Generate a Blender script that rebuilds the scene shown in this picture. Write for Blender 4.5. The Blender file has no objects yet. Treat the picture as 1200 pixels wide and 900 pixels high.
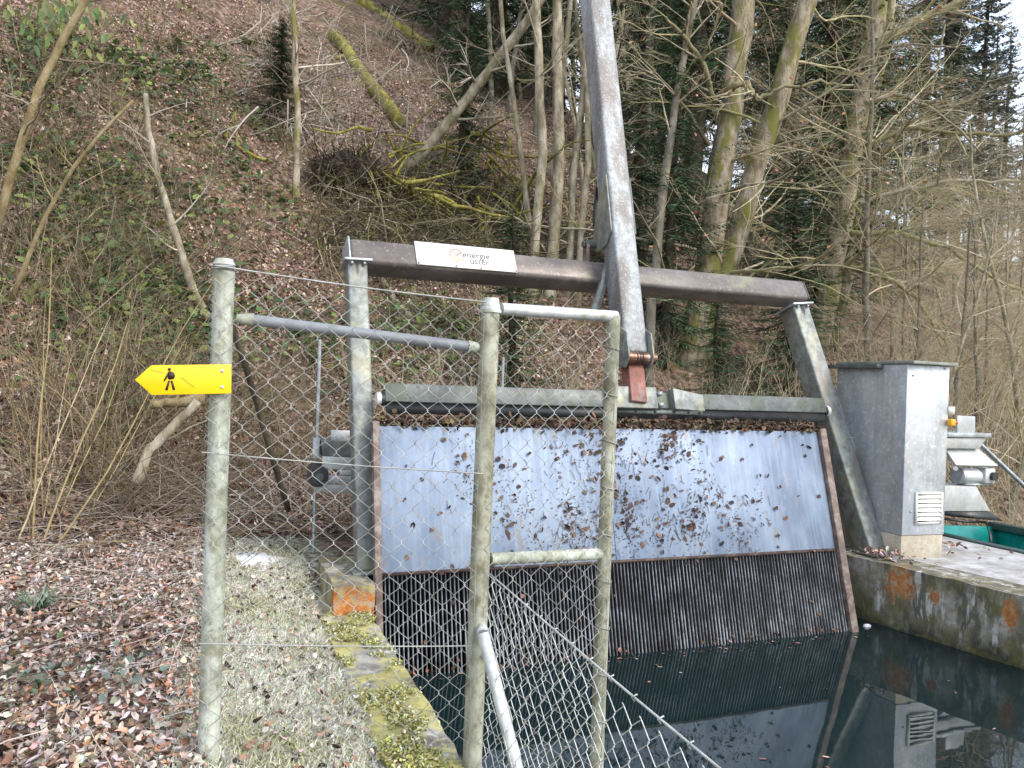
import bpy, math, random
import numpy as np
from mathutils import Vector, Matrix, noise
rnd = random.Random(7)
rng = np.random.default_rng(11)
C = bpy.context.scene.collection
R = math.radians

# ------------------------------------------------------------------ camera model
YAW, ROLL, FOC = R(21.0), math.atan(.036), 900.0      # focal length in px of a 1200 px wide frame
CAM = Vector((0, 0, 1.06))
cF = Vector((math.sin(YAW), math.cos(YAW), 0))
_r = Vector((math.cos(YAW), -math.sin(YAW), 0)); _z = Vector((0, 0, 1))
cR = _r*math.cos(ROLL) + _z*math.sin(ROLL)
cU = -_r*math.sin(ROLL) + _z*math.cos(ROLL)
def ray(px, py): return cF + cR*((px-600)/FOC) + cU*((450-py)/FOC)
def P(px, py, d): return CAM + ray(px, py)*d
def PY(px, py, y): return CAM + ray(px, py)*(y/ray(px, py).y)
def PX(px, py, x): return CAM + ray(px, py)*(x/ray(px, py).x)
def PZ(px, py, z): return CAM + ray(px, py)*((z-CAM.z)/ray(px, py).z)

# ------------------------------------------------------------------ terrain
def foot(x): return 6.0 + .55*x if x < 1.5 else 6.825 + .15*(x-1.5)
def smooth(a, b, t):
    t = min(1, max(0, (t-a)/(b-a))); return t*t*(3-2*t)
def wall_x(y): return 3.996 + (3.93-y)*.167           # water edge of the right channel wall
WATER_Z = -.40
def H(x, y, fine=True):
    d = y - foot(x)
    s = .80 - .24*smooth(6, 15, x) - .06*smooth(16, 30, x)
    sp = math.log1p(math.exp(min(d*3.0, 60)))/3.0
    h = s*sp if sp < 26 else s*(26 + 8*math.tanh((sp-26)/12))
    if fine:
        hill = smooth(-.5, 2.5, d)
        h += hill*(.35*noise.noise((x*.35, y*.35, 1.3)) + .14*noise.noise((x*1.1, y*1.1, 5.1)))
        h += .025*noise.noise((x*1.7, y*1.7, 2.0)) + .012*noise.noise((x*5, y*5, 7.0))
    # gentle fall to the channel wall on the left bank
    if x < .64: h -= (.085*smooth(-.1, .5, x)+.05*smooth(.47, .54, x))*(1-smooth(3.7, 4.9, y))
    if x > -.9 and y < 4.2: h *= 1.0
    # the channel
    if y < 4.30 and x > .635 and x < wall_x(y)+.12: return -1.5
    if x > wall_x(y) and x < 5.3 and y < 4.75: h -= .25
    # lower yard beyond the walkway
    if x > 5.1 and y < 7.5: h -= 1.15*smooth(5.15, 5.3, x)*(1-smooth(5.6, 7.4, y))
    return h
def G(px, py, tmax=70):
    r = ray(px, py); t = 1.2; dt = .08
    while t < tmax:
        q = CAM + r*t
        if q.z < H(q.x, q.y):
            lo, hi = t-dt, t
            for _ in range(18):
                m = (lo+hi)/2; q = CAM + r*m
                if q.z < H(q.x, q.y): hi = m
                else: lo = m
            return CAM + r*hi, hi
        t += dt; dt = max(.08, t*.012)
    return CAM + r*tmax, tmax

# ------------------------------------------------------------------ mesh builder
class MB:
    def __init__(s): s.v = []; s.f = []; s.c = []; s.n = 0; s.np_v = []; s.cuts = []
    def add(s, vs, fs, col=None):
        b = s.n; s.cuts.append((s.n, len(s.f))); s.v.extend([tuple(p) for p in vs]); s.f.extend([tuple(i+b for i in f) for f in fs])
        s.c.extend([col or (1, 1, 1)]*len(vs)); s.n += len(vs); return s
    def box(s, c, h, ax=None, col=None):
        c = Vector(c); ax = ax or (Vector((1,0,0)), Vector((0,1,0)), Vector((0,0,1)))
        vs = []
        for k in (-1, 1):
            for j in (-1, 1):
                for i in (-1, 1): vs.append(c + ax[0]*(i*h[0]) + ax[1]*(j*h[1]) + ax[2]*(k*h[2]))
        return s.add(vs, [(0,2,3,1), (4,5,7,6), (0,1,5,4), (2,6,7,3), (0,4,6,2), (1,3,7,5)], col)
    def hexa(s, a, b, col=None):       # two quads (4 pts each) -> solid
        return s.add(list(a)+list(b), [(3,2,1,0), (4,5,6,7), (0,1,5,4), (1,2,6,5), (2,3,7,6), (3,0,4,7)], col)
    def prism(s, pts, off, col=None):
        n = len(pts); off = Vector(off); vs = [Vector(p) for p in pts] + [Vector(p)+off for p in pts]
        fs = [tuple(range(n-1, -1, -1)), tuple(range(n, 2*n))] + [(i, (i+1) % n, n+(i+1) % n, n+i) for i in range(n)]
        return s.add(vs, fs, col)
    def tube(s, pts, rad, sides=6, cap=True, col=None, cols=None):
        pts = [Vector(p) for p in pts]; n = len(pts)
        if not isinstance(rad, (list, tuple)): rad = [rad]*n
        vs = []; cc = []
        t0 = (pts[1]-pts[0]).normalized()
        a = t0.orthogonal().normalized()
        for i in range(n):
            t = (pts[min(i+1, n-1)]-pts[max(i-1, 0)])
            t = t.normalized() if t.length > 1e-9 else t0
            a = (a - t*a.dot(t)); a = a.normalized() if a.length > 1e-6 else t.orthogonal().normalized()
            b = t.cross(a)
            for k in range(sides):
                w = 2*math.pi*k/sides
                vs.append(pts[i] + (a*math.cos(w)+b*math.sin(w))*rad[i]); cc.append(cols[i] if cols else (col or (1,1,1)))
        fs = []
        for i in range(n-1):
            for k in range(sides):
                k2 = (k+1) % sides
                fs.append((i*sides+k, i*sides+k2, (i+1)*sides+k2, (i+1)*sides+k))
        if cap: fs += [tuple(range(sides-1, -1, -1)), tuple((n-1)*sides+k for k in range(sides))]
        b0 = s.n; s.cuts.append((s.n, len(s.f))); s.v.extend([tuple(p) for p in vs]); s.f.extend([tuple(i+b0 for i in f) for f in fs]); s.c.extend(cc); s.n += len(vs)
        return s
    def pieces(s, name, mat, parent, **k):      # every add()/tube() call becomes a part of its own
        out = []; cuts = s.cuts + [(s.n, len(s.f))]
        for (v0, f0), (v1, f1) in zip(cuts[:-1], cuts[1:]):
            m = MB(); m.v = s.v[v0:v1]; m.c = s.c[v0:v1]; m.f = [tuple(i-v0 for i in f) for f in s.f[f0:f1]]; m.n = v1-v0; out.append(m.build(name, mat, parent, **k))
        return out
    def raw(s, V, Q, col):             # numpy quads / tris (one width per call)
        s.np_v.append((V, Q, col)); return s
    def mesh(s, name):
        V = np.array(s.v, dtype=np.float32).reshape(-1, 3); Cc = np.array(s.c, dtype=np.float32).reshape(-1, 3)
        loops = [np.fromiter((i for f in s.f for i in f), dtype=np.int32)]; tot = [np.fromiter((len(f) for f in s.f), dtype=np.int32)]
        base = len(V); Vs = [V]; Cs = [Cc]
        for (v, q, c) in s.np_v:
            Vs.append(v.astype(np.float32)); Cs.append(c.astype(np.float32)); loops.append((q+base).astype(np.int32).ravel())
            tot.append(np.full(len(q), q.shape[1], np.int32)); base += len(v)
        V = np.concatenate(Vs); Cc = np.concatenate(Cs); L = np.concatenate(loops); T = np.concatenate(tot)
        m = bpy.data.meshes.new(name)
        m.vertices.add(len(V)); m.vertices.foreach_set('co', V.ravel())
        m.loops.add(len(L)); m.loops.foreach_set('vertex_index', L)
        m.polygons.add(len(T)); st = np.zeros(len(T), np.int32); st[1:] = np.cumsum(T)[:-1]
        m.polygons.foreach_set('loop_start', st)
        try: m.polygons.foreach_set('loop_total', T)
        except Exception: pass
        ca = m.color_attributes.new('Col', 'FLOAT_COLOR', 'POINT')
        ca.data.foreach_set('color', np.concatenate([Cc, np.ones((len(Cc), 1), np.float32)], 1).astype(np.float32).ravel())
        m.update(calc_edges=True); m.validate()
        return m
    def build(s, name, mat, parent=None, smooth=False, bevel=0, auto=False):
        m = s.mesh(name); m.materials.append(mat)
        if smooth: m.polygons.foreach_set('use_smooth', [True]*len(m.polygons))
        o = bpy.data.objects.new(name, m); C.objects.link(o)
        if parent: setpar(o, parent)
        if bevel:
            b = o.modifiers.new('edge', 'BEVEL'); b.width = bevel; b.segments = 2; b.limit_method = 'ANGLE'; b.angle_limit = R(50)
        if auto: smooth_by_angle(m)
        return o
def smooth_by_angle(m, ang=R(40)):
    m.polygons.foreach_set('use_smooth', [True]*len(m.polygons))
    try: m.set_sharp_from_angle(angle=ang)
    except Exception: pass
def setpar(o, parent):
    o.parent = parent
    o.matrix_parent_inverse = Matrix.Translation(parent.location).inverted() if parent.type == 'EMPTY' else Matrix.Identity(4)
def thing(name, label, cat, loc=(0,0,0), group=None):
    o = bpy.data.objects.new(name, None); C.objects.link(o); o.location = loc; o.empty_display_size = .1
    return tag(o, label, cat, group)
def tag(o, label=None, cat=None, group=None, kind=None):
    if label: o['label'] = label
    if cat: o['category'] = cat
    if group: o['group'] = group
    if kind: o['kind'] = kind
    return o

# ------------------------------------------------------------------ materials
def new_mat(name):
    m = bpy.data.materials.new(name); m.use_nodes = True
    nt = m.node_tree; b = nt.nodes['Principled BSDF']; return m, nt, b
def noise_n(nt, scale, detail=6, rough=.6, vec=None, dist=0):
    n = nt.nodes.new('ShaderNodeTexNoise'); n.inputs['Scale'].default_value = scale; n.inputs['Detail'].default_value = detail
    n.inputs['Roughness'].default_value = rough; n.inputs['Distortion'].default_value = dist
    if vec: nt.links.new(vec, n.inputs['Vector'])
    return n
def ramp_n(nt, fac, stops, interp='LINEAR'):
    r = nt.nodes.new('ShaderNodeValToRGB'); nt.links.new(fac, r.inputs[0]); e = r.color_ramp.elements; r.color_ramp.interpolation = interp
    while len(e) < len(stops): e.new(.5)
    for k, (p, c) in zip(e, stops):
        k.position = p; k.color = (c, c, c, 1) if not isinstance(c, (tuple, list)) else (*c, 1)
    return r
def mix_n(nt, fac, a, b, mode='MIX'):
    m = nt.nodes.new('ShaderNodeMix'); m.data_type = 'RGBA'; m.blend_type = mode
    def put(sock, v):
        if hasattr(v, 'is_linked'): nt.links.new(v, sock)
        elif isinstance(v, (int, float)): sock.default_value = v
        else: sock.default_value = (*v, 1)
    if hasattr(fac, 'is_linked'): nt.links.new(fac, m.inputs[0])
    else: m.inputs[0].default_value = fac
    put(m.inputs[6], a); put(m.inputs[7], b); return m.outputs[2]
def math_n(nt, op, a, b=0.0, clamp=False):
    m = nt.nodes.new('ShaderNodeMath'); m.operation = op; m.use_clamp = clamp
    for i, v in enumerate((a, b)):
        if hasattr(v, 'is_linked'): nt.links.new(v, m.inputs[i])
        else: m.inputs[i].default_value = v
    return m.outputs[0]
def coords(nt, scale=(1,1,1), kind='Object'):
    t = nt.nodes.new('ShaderNodeTexCoord'); mp = nt.nodes.new('ShaderNodeMapping'); nt.links.new(t.outputs[kind], mp.inputs[0])
    mp.inputs['Scale'].default_value = scale; return mp.outputs[0]
def bump_n(nt, b, h, strength=.3, dist=.01):
    u = nt.nodes.new('ShaderNodeBump'); u.inputs['Strength'].default_value = strength; u.inputs['Distance'].default_value = dist
    nt.links.new(h, u.inputs['Height']); nt.links.new(u.outputs[0], b.inputs['Normal'])
def simple(name, stops, scale=6, detail=8, rough=.6, metal=0, bump=.2, bdist=.004, aniso=(1,1,1), layers=(), rough_var=.15, spec=.5):
    """noise ramp + optional layers: (scale, aniso, lo, hi, colour, strength)"""
    m, nt, b = new_mat(name); v = coords(nt, aniso)
    n = noise_n(nt, scale, detail, .68, v); col = ramp_n(nt, n.outputs[0], [(.5+(p_-.5)*.6, c_) for p_, c_ in stops]).outputs[0]
    for (sc, an, lo, hi, c, st) in layers:
        l = noise_n(nt, sc, 7, .65, coords(nt, an)); f = ramp_n(nt, l.outputs[0], [(.5+(lo-.5)*.62, 0.0), (.5+(hi-.5)*.62, st)])
        col = mix_n(nt, f.outputs[0], col, c)
    nt.links.new(col, b.inputs['Base Color'])
    b.inputs['Metallic'].default_value = metal; b.inputs['Specular IOR Level'].default_value = spec
    fr = noise_n(nt, scale*3, 5, .6, v)
    rr = math_n(nt, 'MULTIPLY_ADD', fr.outputs[0], rough_var*2); rr.node.inputs[2].default_value = rough-rough_var
    nt.links.new(rr, b.inputs['Roughness'])
    if bump: 
        nb = noise_n(nt, scale*6, 6, .6, v); bump_n(nt, b, nb.outputs[0], bump, bdist)
    return m
def vcol(name, rough=.7, spec=.3, var=.35, scale=40, trans=0, bump=0):
    m, nt, b = new_mat(name); a = nt.nodes.new('ShaderNodeAttribute'); a.attribute_name = 'Col'
    n = noise_n(nt, scale, 4, .6, coords(nt)); f = ramp_n(nt, n.outputs[0], [(.25, 1-var), (.75, 1+var)])
    nt.links.new(mix_n(nt, 1.0, a.outputs['Color'], f.outputs[0], 'MULTIPLY'), b.inputs['Base Color'])
    b.inputs['Roughness'].default_value = rough; b.inputs['Specular IOR Level'].default_value = spec
    if trans:
        t = nt.nodes.new('ShaderNodeBsdfTranslucent'); nt.links.new(a.outputs['Color'], t.inputs[0])
        mx = nt.nodes.new('ShaderNodeMixShader'); mx.inputs[0].default_value = trans
        nt.links.new(b.outputs[0], mx.inputs[1]); nt.links.new(t.outputs[0], mx.inputs[2])
        nt.links.new(mx.outputs[0], nt.nodes['Material Output'].inputs[0])
    if bump: bump_n(nt, b, n.outputs[0], bump, .01)
    return m
M = {}
M['galv'] = simple('galvanised_steel', [(.3, (.30,.335,.36)), (.5, (.40,.44,.47)), (.7, (.50,.54,.57))], 26, 6, .5, .55, .12, .002,
    layers=((3, (1,1,.3), .52, .72, (.24,.25,.23), .7), (60, (1,1,1), .55, .75, (.56,.60,.63), .5)))
M['galv_pole'] = simple('galvanised_pole', [(.3, (.24,.26,.28)), (.5, (.30,.325,.345)), (.7, (.37,.40,.42))], 24, 6, .58, .3, .1, .002,
    layers=((6, (1,1,.10), .38, .56, (.16,.14,.13), .8), (80, (1,1,1), .56, .72, (.46,.49,.52), .6)))
M['leg'] = simple('weathered_galvanised_leg', [(.3, (.145,.155,.145)), (.5, (.205,.222,.215)), (.7, (.28,.305,.305))], 18, 6, .55, .35, .15, .002,
    layers=((5, (1,1,.15), .5, .68, (.17,.16,.14), .75), (8, (1,1,.3), .55, .7, (.34,.34,.22), .6)))
M['post'] = simple('algae_grey_post', [(.3, (.23,.25,.195)), (.5, (.34,.36,.295)), (.7, (.46,.49,.43))], 14, 8, .7, .1, .2, .002,
    layers=((9, (1,1,.35), .50, .66, (.62,.66,.61), .7), (22, (1,1,.5), .58, .7, (.22,.22,.13), .7), (60, (1,1,1), .62, .72, (.13,.12,.08), .6)))
M['post_old'] = simple('algae_brown_post', [(.3, (.16,.16,.11)), (.5, (.26,.26,.19)), (.7, (.36,.37,.30))], 14, 8, .75, .05, .25, .002,
    layers=((10, (1,1,.4), .52, .66, (.50,.51,.43), .6), (26, (1,1,.6), .56, .7, (.13,.12,.07), .7)))
M['pipe'] = simple('galvanised_pipe', [(.3, (.42,.45,.46)), (.5, (.55,.58,.59)), (.7, (.66,.69,.69))], 20, 6, .5, .35, .1, .002,
    layers=((16, (1,1,1), .56, .7, (.30,.30,.19), .55),))
M['pvc'] = simple('grey_plastic_pipe', [(.3, (.17,.185,.21)), (.7, (.23,.25,.28))], 12, 5, .45, 0, .05, .001)
M['wire'] = simple('galvanised_wire', [(.3, (.28,.29,.275)), (.7, (.45,.46,.445))], 9, 4, .5, .35, 0)
M['beam'] = simple('brown_steel_beam', [(.3, (.095,.082,.078)), (.5, (.135,.117,.112)), (.7, (.18,.158,.152))], 7, 8, .42, .1, .12, .002, (.4,1,1),
    layers=((10, (1,.3,.3), .60, .74, (.22,.18,.15), .5), (3, (.7,1,1), .62, .74, (.26,.27,.17), .6), (40, (1,1,1), .66, .72, (.30,.29,.27), .6)))
M['bar'] = simple('algae_steel_bar', [(.3, (.07,.078,.078)), (.5, (.108,.118,.12)), (.7, (.155,.168,.17))], 9, 8, .5, .25, .15, .002,
    layers=((6, (1,1,1.5), .5, .66, (.085,.11,.075), .75), (30, (1,1,1), .62, .7, (.05,.06,.045), .8)))
M['rust'] = simple('red_brown_rust', [(.3, (.15,.058,.045)), (.5, (.24,.095,.075)), (.7, (.30,.15,.125))], 9, 8, .6, .15, .2, .002,
    layers=((14, (1,1,.3), .52, .66, (.22,.17,.17), .8),))
M['rail'] = simple('rusty_side_rail', [(.3, (.085,.06,.05)), (.5, (.15,.11,.095)), (.7, (.26,.225,.205))], 11, 8, .65, .1, .25, .003)
M['black'] = simple('black_rubber', [(.3, (.012,.013,.015)), (.7, (.03,.032,.036))], 8, 4, .45, 0, .05, .001)
M['darkrust'] = simple('dark_wet_rust', [(.3, (.03,.02,.018)), (.5, (.055,.036,.03)), (.7, (.10,.07,.055))], 14, 8, .6, .1, .2, .002)
M['steel_pin'] = simple('polished_pin', [(.3, (.13,.065,.045)), (.5, (.20,.115,.085)), (.7, (.34,.27,.25))], 14, 4, .35, .7, .05, .001, (3,.2,.2))
M['yellow'] = simple('yellow_sign_paint', [(.3, (.86,.50,.0)), (.7, (.93,.58,.003))], 5, 5, .38, 0, .02, .001, layers=((12, (1,1,1), .64, .72, (.72,.38,.01), .35),))
M['sign_black'] = simple('black_sign_paint', [(.3, (.018,.012,.008)), (.7, (.03,.02,.014))], 8, 3, .5, 0, 0)
M['white'] = simple('white_sign_paint', [(.3, (.60,.595,.57)), (.7, (.66,.655,.63))], 6, 5, .4, 0, 0, layers=((4, (1,1,2), .6, .74, (.52,.50,.41), .35),))
M['grey_ink'] = simple('grey_ink', [(.3, (.075,.075,.08)), (.7, (.10,.10,.105))], 6, 3, .5, 0, 0)
M['red_ink'] = simple('red_ink', [(.3, (.60,.085,.05)), (.7, (.66,.11,.07))], 6, 3, .5, 0, 0)
M['lime_ink'] = simple('lime_ink', [(.3, (.42,.50,.03)), (.7, (.48,.56,.05))], 6, 3, .5, 0, 0)
M['cab_front'] = simple('bright_galvanised_sheet', [(.3, (.37,.41,.435)), (.5, (.45,.49,.515)), (.7, (.53,.56,.59))], 11, 7, .42, .45, .05, .002,
    layers=((5, (1,1,.6), .53, .66, (.52,.48,.49), .35), (45, (1,1,1), .6, .7, (.76,.79,.83), .6), (8, (1,1,.25), .55, .7, (.38,.43,.50), .6), (14, (1,1,.06), .56, .7, (.33,.335,.33), .5)))
M['cab_side'] = M['cab_front']
M['roof'] = simple('mossy_sheet_roof', [(.3, (.17,.18,.15)), (.6, (.26,.28,.25)), (.8, (.34,.36,.33))], 10, 6, .6, .3, .1, .002)
M['plinth'] = simple('pale_concrete_plinth', [(.3, (.33,.29,.22)), (.5, (.41,.37,.29)), (.7, (.48,.44,.36))], 7, 8, .85, 0, .2, .003,
    layers=((3, (1,1,.4), .5, .7, (.25,.23,.19), .6), (40, (1,1,1), .6, .7, (.2,.18,.14), .5)))
M['concrete'] = simple('frosty_concrete_deck', [(.3, (.27,.26,.25)), (.5, (.37,.365,.37)), (.7, (.47,.47,.49))], 6, 9, .85, 0, .3, .004,
    layers=((5, (1,1,1), .56, .68, (.56,.57,.62), .6), (14, (1,1,1), .55, .7, (.27,.25,.20), .6), (2.2, (1,1,1), .52, .66, (.24,.22,.18), .45)))
M['vent'] = simple('cream_vent', [(.3, (.62,.62,.58)), (.7, (.72,.72,.68))], 12, 4, .5, .1, 0)
M['teal'] = simple('teal_paint', [(.3, (.0,.15,.14)), (.6, (.0,.22,.20)), (.8, (.02,.26,.23))], 7, 6, .4, 0, .05, .002, layers=((9, (1,1,.5), .62, .72, (.15,.12,.09), .5),))
M['dkgreen'] = simple('dark_green_rim', [(.3, (.02,.045,.045)), (.7, (.045,.08,.08))], 8, 5, .5, 0, .1, .002)
M['alu'] = simple('cast_aluminium', [(.3, (.48,.49,.50)), (.5, (.60,.61,.62)), (.7, (.70,.71,.72))], 14, 5, .42, .4, .05, .002, layers=((8, (1,1,1), .58, .72, (.36,.34,.30), .5),))
M['sheet'] = simple('light_sheet_metal', [(.3, (.36,.38,.385)), (.6, (.46,.48,.485)), (.8, (.54,.56,.565))], 8, 6, .5, .3, .05, .002, layers=((6, (1,1,.4), .56, .7, (.38,.35,.28), .5),))
M['orange'] = simple('orange_switch', [(.3, (.80,.36,.01)), (.7, (.88,.45,.02))], 6, 3, .4, 0, 0)
M['redknob'] = simple('red_knob', [(.3, (.45,.05,.02)), (.7, (.55,.07,.03))], 6, 3, .4, 0, 0)
M['snow'] = simple('old_snow', [(.3, (.72,.74,.80)), (.7, (.86,.87,.90))], 20, 6, .8, 0, .4, .01)

def screen_mat():
    m, nt, b = new_mat('zinc_sheet_screen'); v = coords(nt)
    n = noise_n(nt, 3.5, 6, .6, coords(nt, (1, 1, .5))); col = ramp_n(nt, n.outputs[0], [(.38, (.13,.172,.25)), (.5, (.172,.224,.315)), (.62, (.222,.28,.375))]).outputs[0]
    s = noise_n(nt, 45, 5, .6, coords(nt, (1, .05, .05))); f = ramp_n(nt, s.outputs[0], [(.5, 0.0), (.64, .25)]); col = mix_n(nt, f.outputs[0], col, (.31,.40,.51))
    s2 = noise_n(nt, 16, 7, .65, coords(nt, (1, .35, .35))); f2 = ramp_n(nt, s2.outputs[0], [(.54, 0.0), (.64, .2)]); col = mix_n(nt, f2.outputs[0], col, (.40,.46,.56))
    s3 = noise_n(nt, 22, 6, .7, coords(nt, (1, .3, .3))); f3 = ramp_n(nt, s3.outputs[0], [(.58, 0.0), (.64, .7)]); col = mix_n(nt, f3.outputs[0], col, (.22,.20,.19))
    nt.links.new(col, b.inputs['Base Color']); b.inputs['Metallic'].default_value = .4; b.inputs['Roughness'].default_value = .55
    bump_n(nt, b, n.outputs[0], .15, .01); return m
M['screen'] = screen_mat()
def bars_mat():
    m, nt, b = new_mat('worn_gap_shaded_bars'); v = coords(nt)
    n = noise_n(nt, 6, 8, .7, v); fr_ = ramp_n(nt, n.outputs[0], [(.36, (.04,.037,.04)), (.46, (.09,.096,.108)), (.54, (.175,.187,.21)), (.62, (.28,.30,.335))]).outputs[0]
    s = noise_n(nt, 40, 6, .7, coords(nt, (1,.3,.3))); f = ramp_n(nt, s.outputs[0], [(.54, 0.0), (.62, .8)]); fr_ = mix_n(nt, f.outputs[0], fr_, (.05,.042,.042))
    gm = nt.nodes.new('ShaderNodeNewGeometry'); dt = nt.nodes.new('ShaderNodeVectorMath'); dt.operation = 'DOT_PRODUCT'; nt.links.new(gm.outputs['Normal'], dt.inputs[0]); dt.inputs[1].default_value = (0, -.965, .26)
    k = ramp_n(nt, dt.outputs['Value'], [(.55, 0.0), (.75, 1.0)]); col = mix_n(nt, k.outputs[0], (.010,.010,.011), fr_)  # gap shade painted into the bar sides; front edges keep the worn steel
    nt.links.new(col, b.inputs['Base Color']); b.inputs['Metallic'].default_value = .2; b.inputs['Roughness'].default_value = .5; return m
M['bars'] = bars_mat()
M['bars_old'] = simple('wet_grate_bars', [(.3, (.20,.20,.21)), (.5, (.33,.33,.35)), (.7, (.46,.46,.48))], 9, 6, .4, .35, .1, .002,
    layers=((5, (1,1,1), .52, .66, (.12,.085,.07), .7), (20, (1,.4,.4), .6, .7, (.06,.045,.04), .7)))

def wall_mat(name, spots=(), moss=(.20,.19,.03), moss_amt=.75, dark=.6, band=False):
    m, nt, b = new_mat(name); v = coords(nt)
    n = noise_n(nt, 5, 9, .65, v); col = ramp_n(nt, n.outputs[0], [(.4, (.13,.12,.10)), (.5, (.24,.225,.195)), (.6, (.37,.355,.32))]).outputs[0]
    d = noise_n(nt, 7, 8, .7, coords(nt, (1, 1, .35))); f = ramp_n(nt, d.outputs[0], [(.47, 0.0), (.55, dark)]); col = mix_n(nt, f.outputs[0], col, (.045,.042,.035))
    w = noise_n(nt, 11, 8, .7, coords(nt, (1, 1, .22))); f = ramp_n(nt, w.outputs[0], [(.55, 0.0), (.60, .8)]); col = mix_n(nt, f.outputs[0], col, (.52,.52,.49))
    if band:
        sp = nt.nodes.new('ShaderNodeSeparateXYZ'); nt.links.new(v, sp.inputs[0]); zz_ = math_n(nt, 'MULTIPLY_ADD', n.outputs[0], .28); zz_.node.inputs[2].default_value = -.14
        fb = ramp_n(nt, math_n(nt, 'ADD', math_n(nt, 'ADD', sp.outputs[2], zz_), 1.0), [(.62, .92), (.70, 0.0)]); col = mix_n(nt, fb.outputs[0], col, (.022,.022,.016))
    g = noise_n(nt, 4.2, 9, .7, v); f = ramp_n(nt, g.outputs[0], [(.47, 0.0), (.54, moss_amt)]); col = mix_n(nt, f.outputs[0], col, moss)
    g2 = noise_n(nt, 17, 9, .7, v); f = ramp_n(nt, g2.outputs[0], [(.52, 0.0), (.58, moss_amt*.8)]); col = mix_n(nt, f.outputs[0], col, tuple(c*1.5 for c in moss))
    for (c, rad, sq) in spots:
        mp = nt.nodes.new('ShaderNodeMapping'); tc = nt.nodes.new('ShaderNodeTexCoord'); nt.links.new(tc.outputs['Object'], mp.inputs[0])
        mp.inputs['Location'].default_value = tuple(-k*s for k, s in zip(c, sq)); mp.inputs['Scale'].default_value = sq
        L = nt.nodes.new('ShaderNodeVectorMath'); L.operation = 'LENGTH'; nt.links.new(mp.outputs[0], L.inputs[0])
        dn = noise_n(nt, 20, 6, .7, v); q = math_n(nt, 'MULTIPLY_ADD', dn.outputs[0], rad*3.2); q.node.inputs[2].default_value = -rad*1.6
        t = math_n(nt, 'ADD', L.outputs['Value'], q); f = ramp_n(nt, math_n(nt, 'DIVIDE', t, rad), [(.50, .80), (.95, 0.0)])
        oc = ramp_n(nt, dn.outputs[0], [(.4, (.26,.085,.02)), (.52, (.46,.165,.03)), (.60, (.40,.30,.20))])
        col = mix_n(nt, f.outputs[0], col, oc.outputs[0])
    nt.links.new(col, b.inputs['Base Color']); b.inputs['Roughness'].default_value = .88
    bump_n(nt, b, n.outputs[0], .5, .02); return m

def water_mat():
    m, nt, b = new_mat('dark_still_water')
    b.inputs['Base Color'].default_value = (.006, .016, .018, 1); b.inputs['Roughness'].default_value = .015; b.inputs['IOR'].default_value = 1.36
    b.inputs['Specular IOR Level'].default_value = .85
    n = noise_n(nt, 2.2, 3, .5, coords(nt)); bump_n(nt, b, n.outputs[0], .06, .02); return m
M['water'] = water_mat()

def ground_mat():
    m, nt, b = new_mat('forest_floor'); v = coords(nt)
    vo = nt.nodes.new('ShaderNodeTexVoronoi'); vo.inputs['Scale'].default_value = 17; vo.inputs['Randomness'].default_value = 1
    dn = noise_n(nt, 6, 4, .6, v); vm = nt.nodes.new('ShaderNodeVectorMath'); vm.operation = 'MULTIPLY_ADD'
    nt.links.new(dn.outputs['Color'], vm.inputs[0]); vm.inputs[1].default_value = (.12,.12,.12); nt.links.new(v, vm.inputs[2]); nt.links.new(vm.outputs[0], vo.inputs['Vector'])
    sep = nt.nodes.new('ShaderNodeSeparateColor'); nt.links.new(vo.outputs['Color'], sep.inputs[0])
    col = ramp_n(nt, sep.outputs[0], [(.0, (.06,.042,.031)), (.3, (.13,.085,.062)), (.55, (.21,.137,.10)), (.8, (.28,.195,.15)), (1, (.34,.265,.215))]).outputs[0]
    n = noise_n(nt, 1.1, 8, .65, v); f = ramp_n(nt, n.outputs[0], [(.47, 0.0), (.62, .8)]); col = mix_n(nt, f.outputs[0], col, (.06,.047,.034))
    g = noise_n(nt, 1.7, 9, .7, v); f = ramp_n(nt, g.outputs[0], [(.54, 0.0), (.62, .7)]); col = mix_n(nt, f.outputs[0], col, (.13,.125,.035))
    sx = nt.nodes.new('ShaderNodeSeparateXYZ'); wn = noise_n(nt, 4, 5, .6, v); nt.links.new(v, sx.inputs[0])
    ex = math_n(nt, 'MULTIPLY_ADD', wn.outputs[0], .5); ex.node.inputs[2].default_value = -.25
    xe = math_n(nt, 'ADD', sx.outputs[0], ex); f1 = ramp_n(nt, math_n(nt, 'ADD', xe, .3), [(.12, 0.0), (.35, .85)])
    f2 = ramp_n(nt, math_n(nt, 'MULTIPLY', sx.outputs[1], .1), [(.48, 1.0), (.60, 0.0)]); f3 = ramp_n(nt, math_n(nt, 'MULTIPLY', xe, .5), [(.32, 1.0), (.36, 0.0)])
    gcol = ramp_n(nt, noise_n(nt, 30, 7, .7, v).outputs[0], [(.40, (.10,.085,.06)), (.5, (.24,.24,.16)), (.6, (.42,.43,.37))]).outputs[0]
    col = mix_n(nt, math_n(nt, 'MULTIPLY', math_n(nt, 'MULTIPLY', f1.outputs[0], f2.outputs[0]), f3.outputs[0]), col, gcol)
    nt.links.new(col, b.inputs['Base Color']); b.inputs['Roughness'].default_value = .95; b.inputs['Specular IOR Level'].default_value = .2
    bump_n(nt, b, vo.outputs['Distance'], .8, .05); return m
M['ground'] = ground_mat()
M['leaves'] = vcol('dead_leaves', .75, .25, .3, 60)
M['green'] = vcol('green_leaves', .5, .4, .25, 30, .15)
M['blades'] = vcol('frosty_grass', .8, .2, .2, 20)
M['twigs'] = vcol('twigs', .85, .2, .3, 25)
M['needles'] = vcol('spruce_needles', .7, .2, .35, 5)
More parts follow.
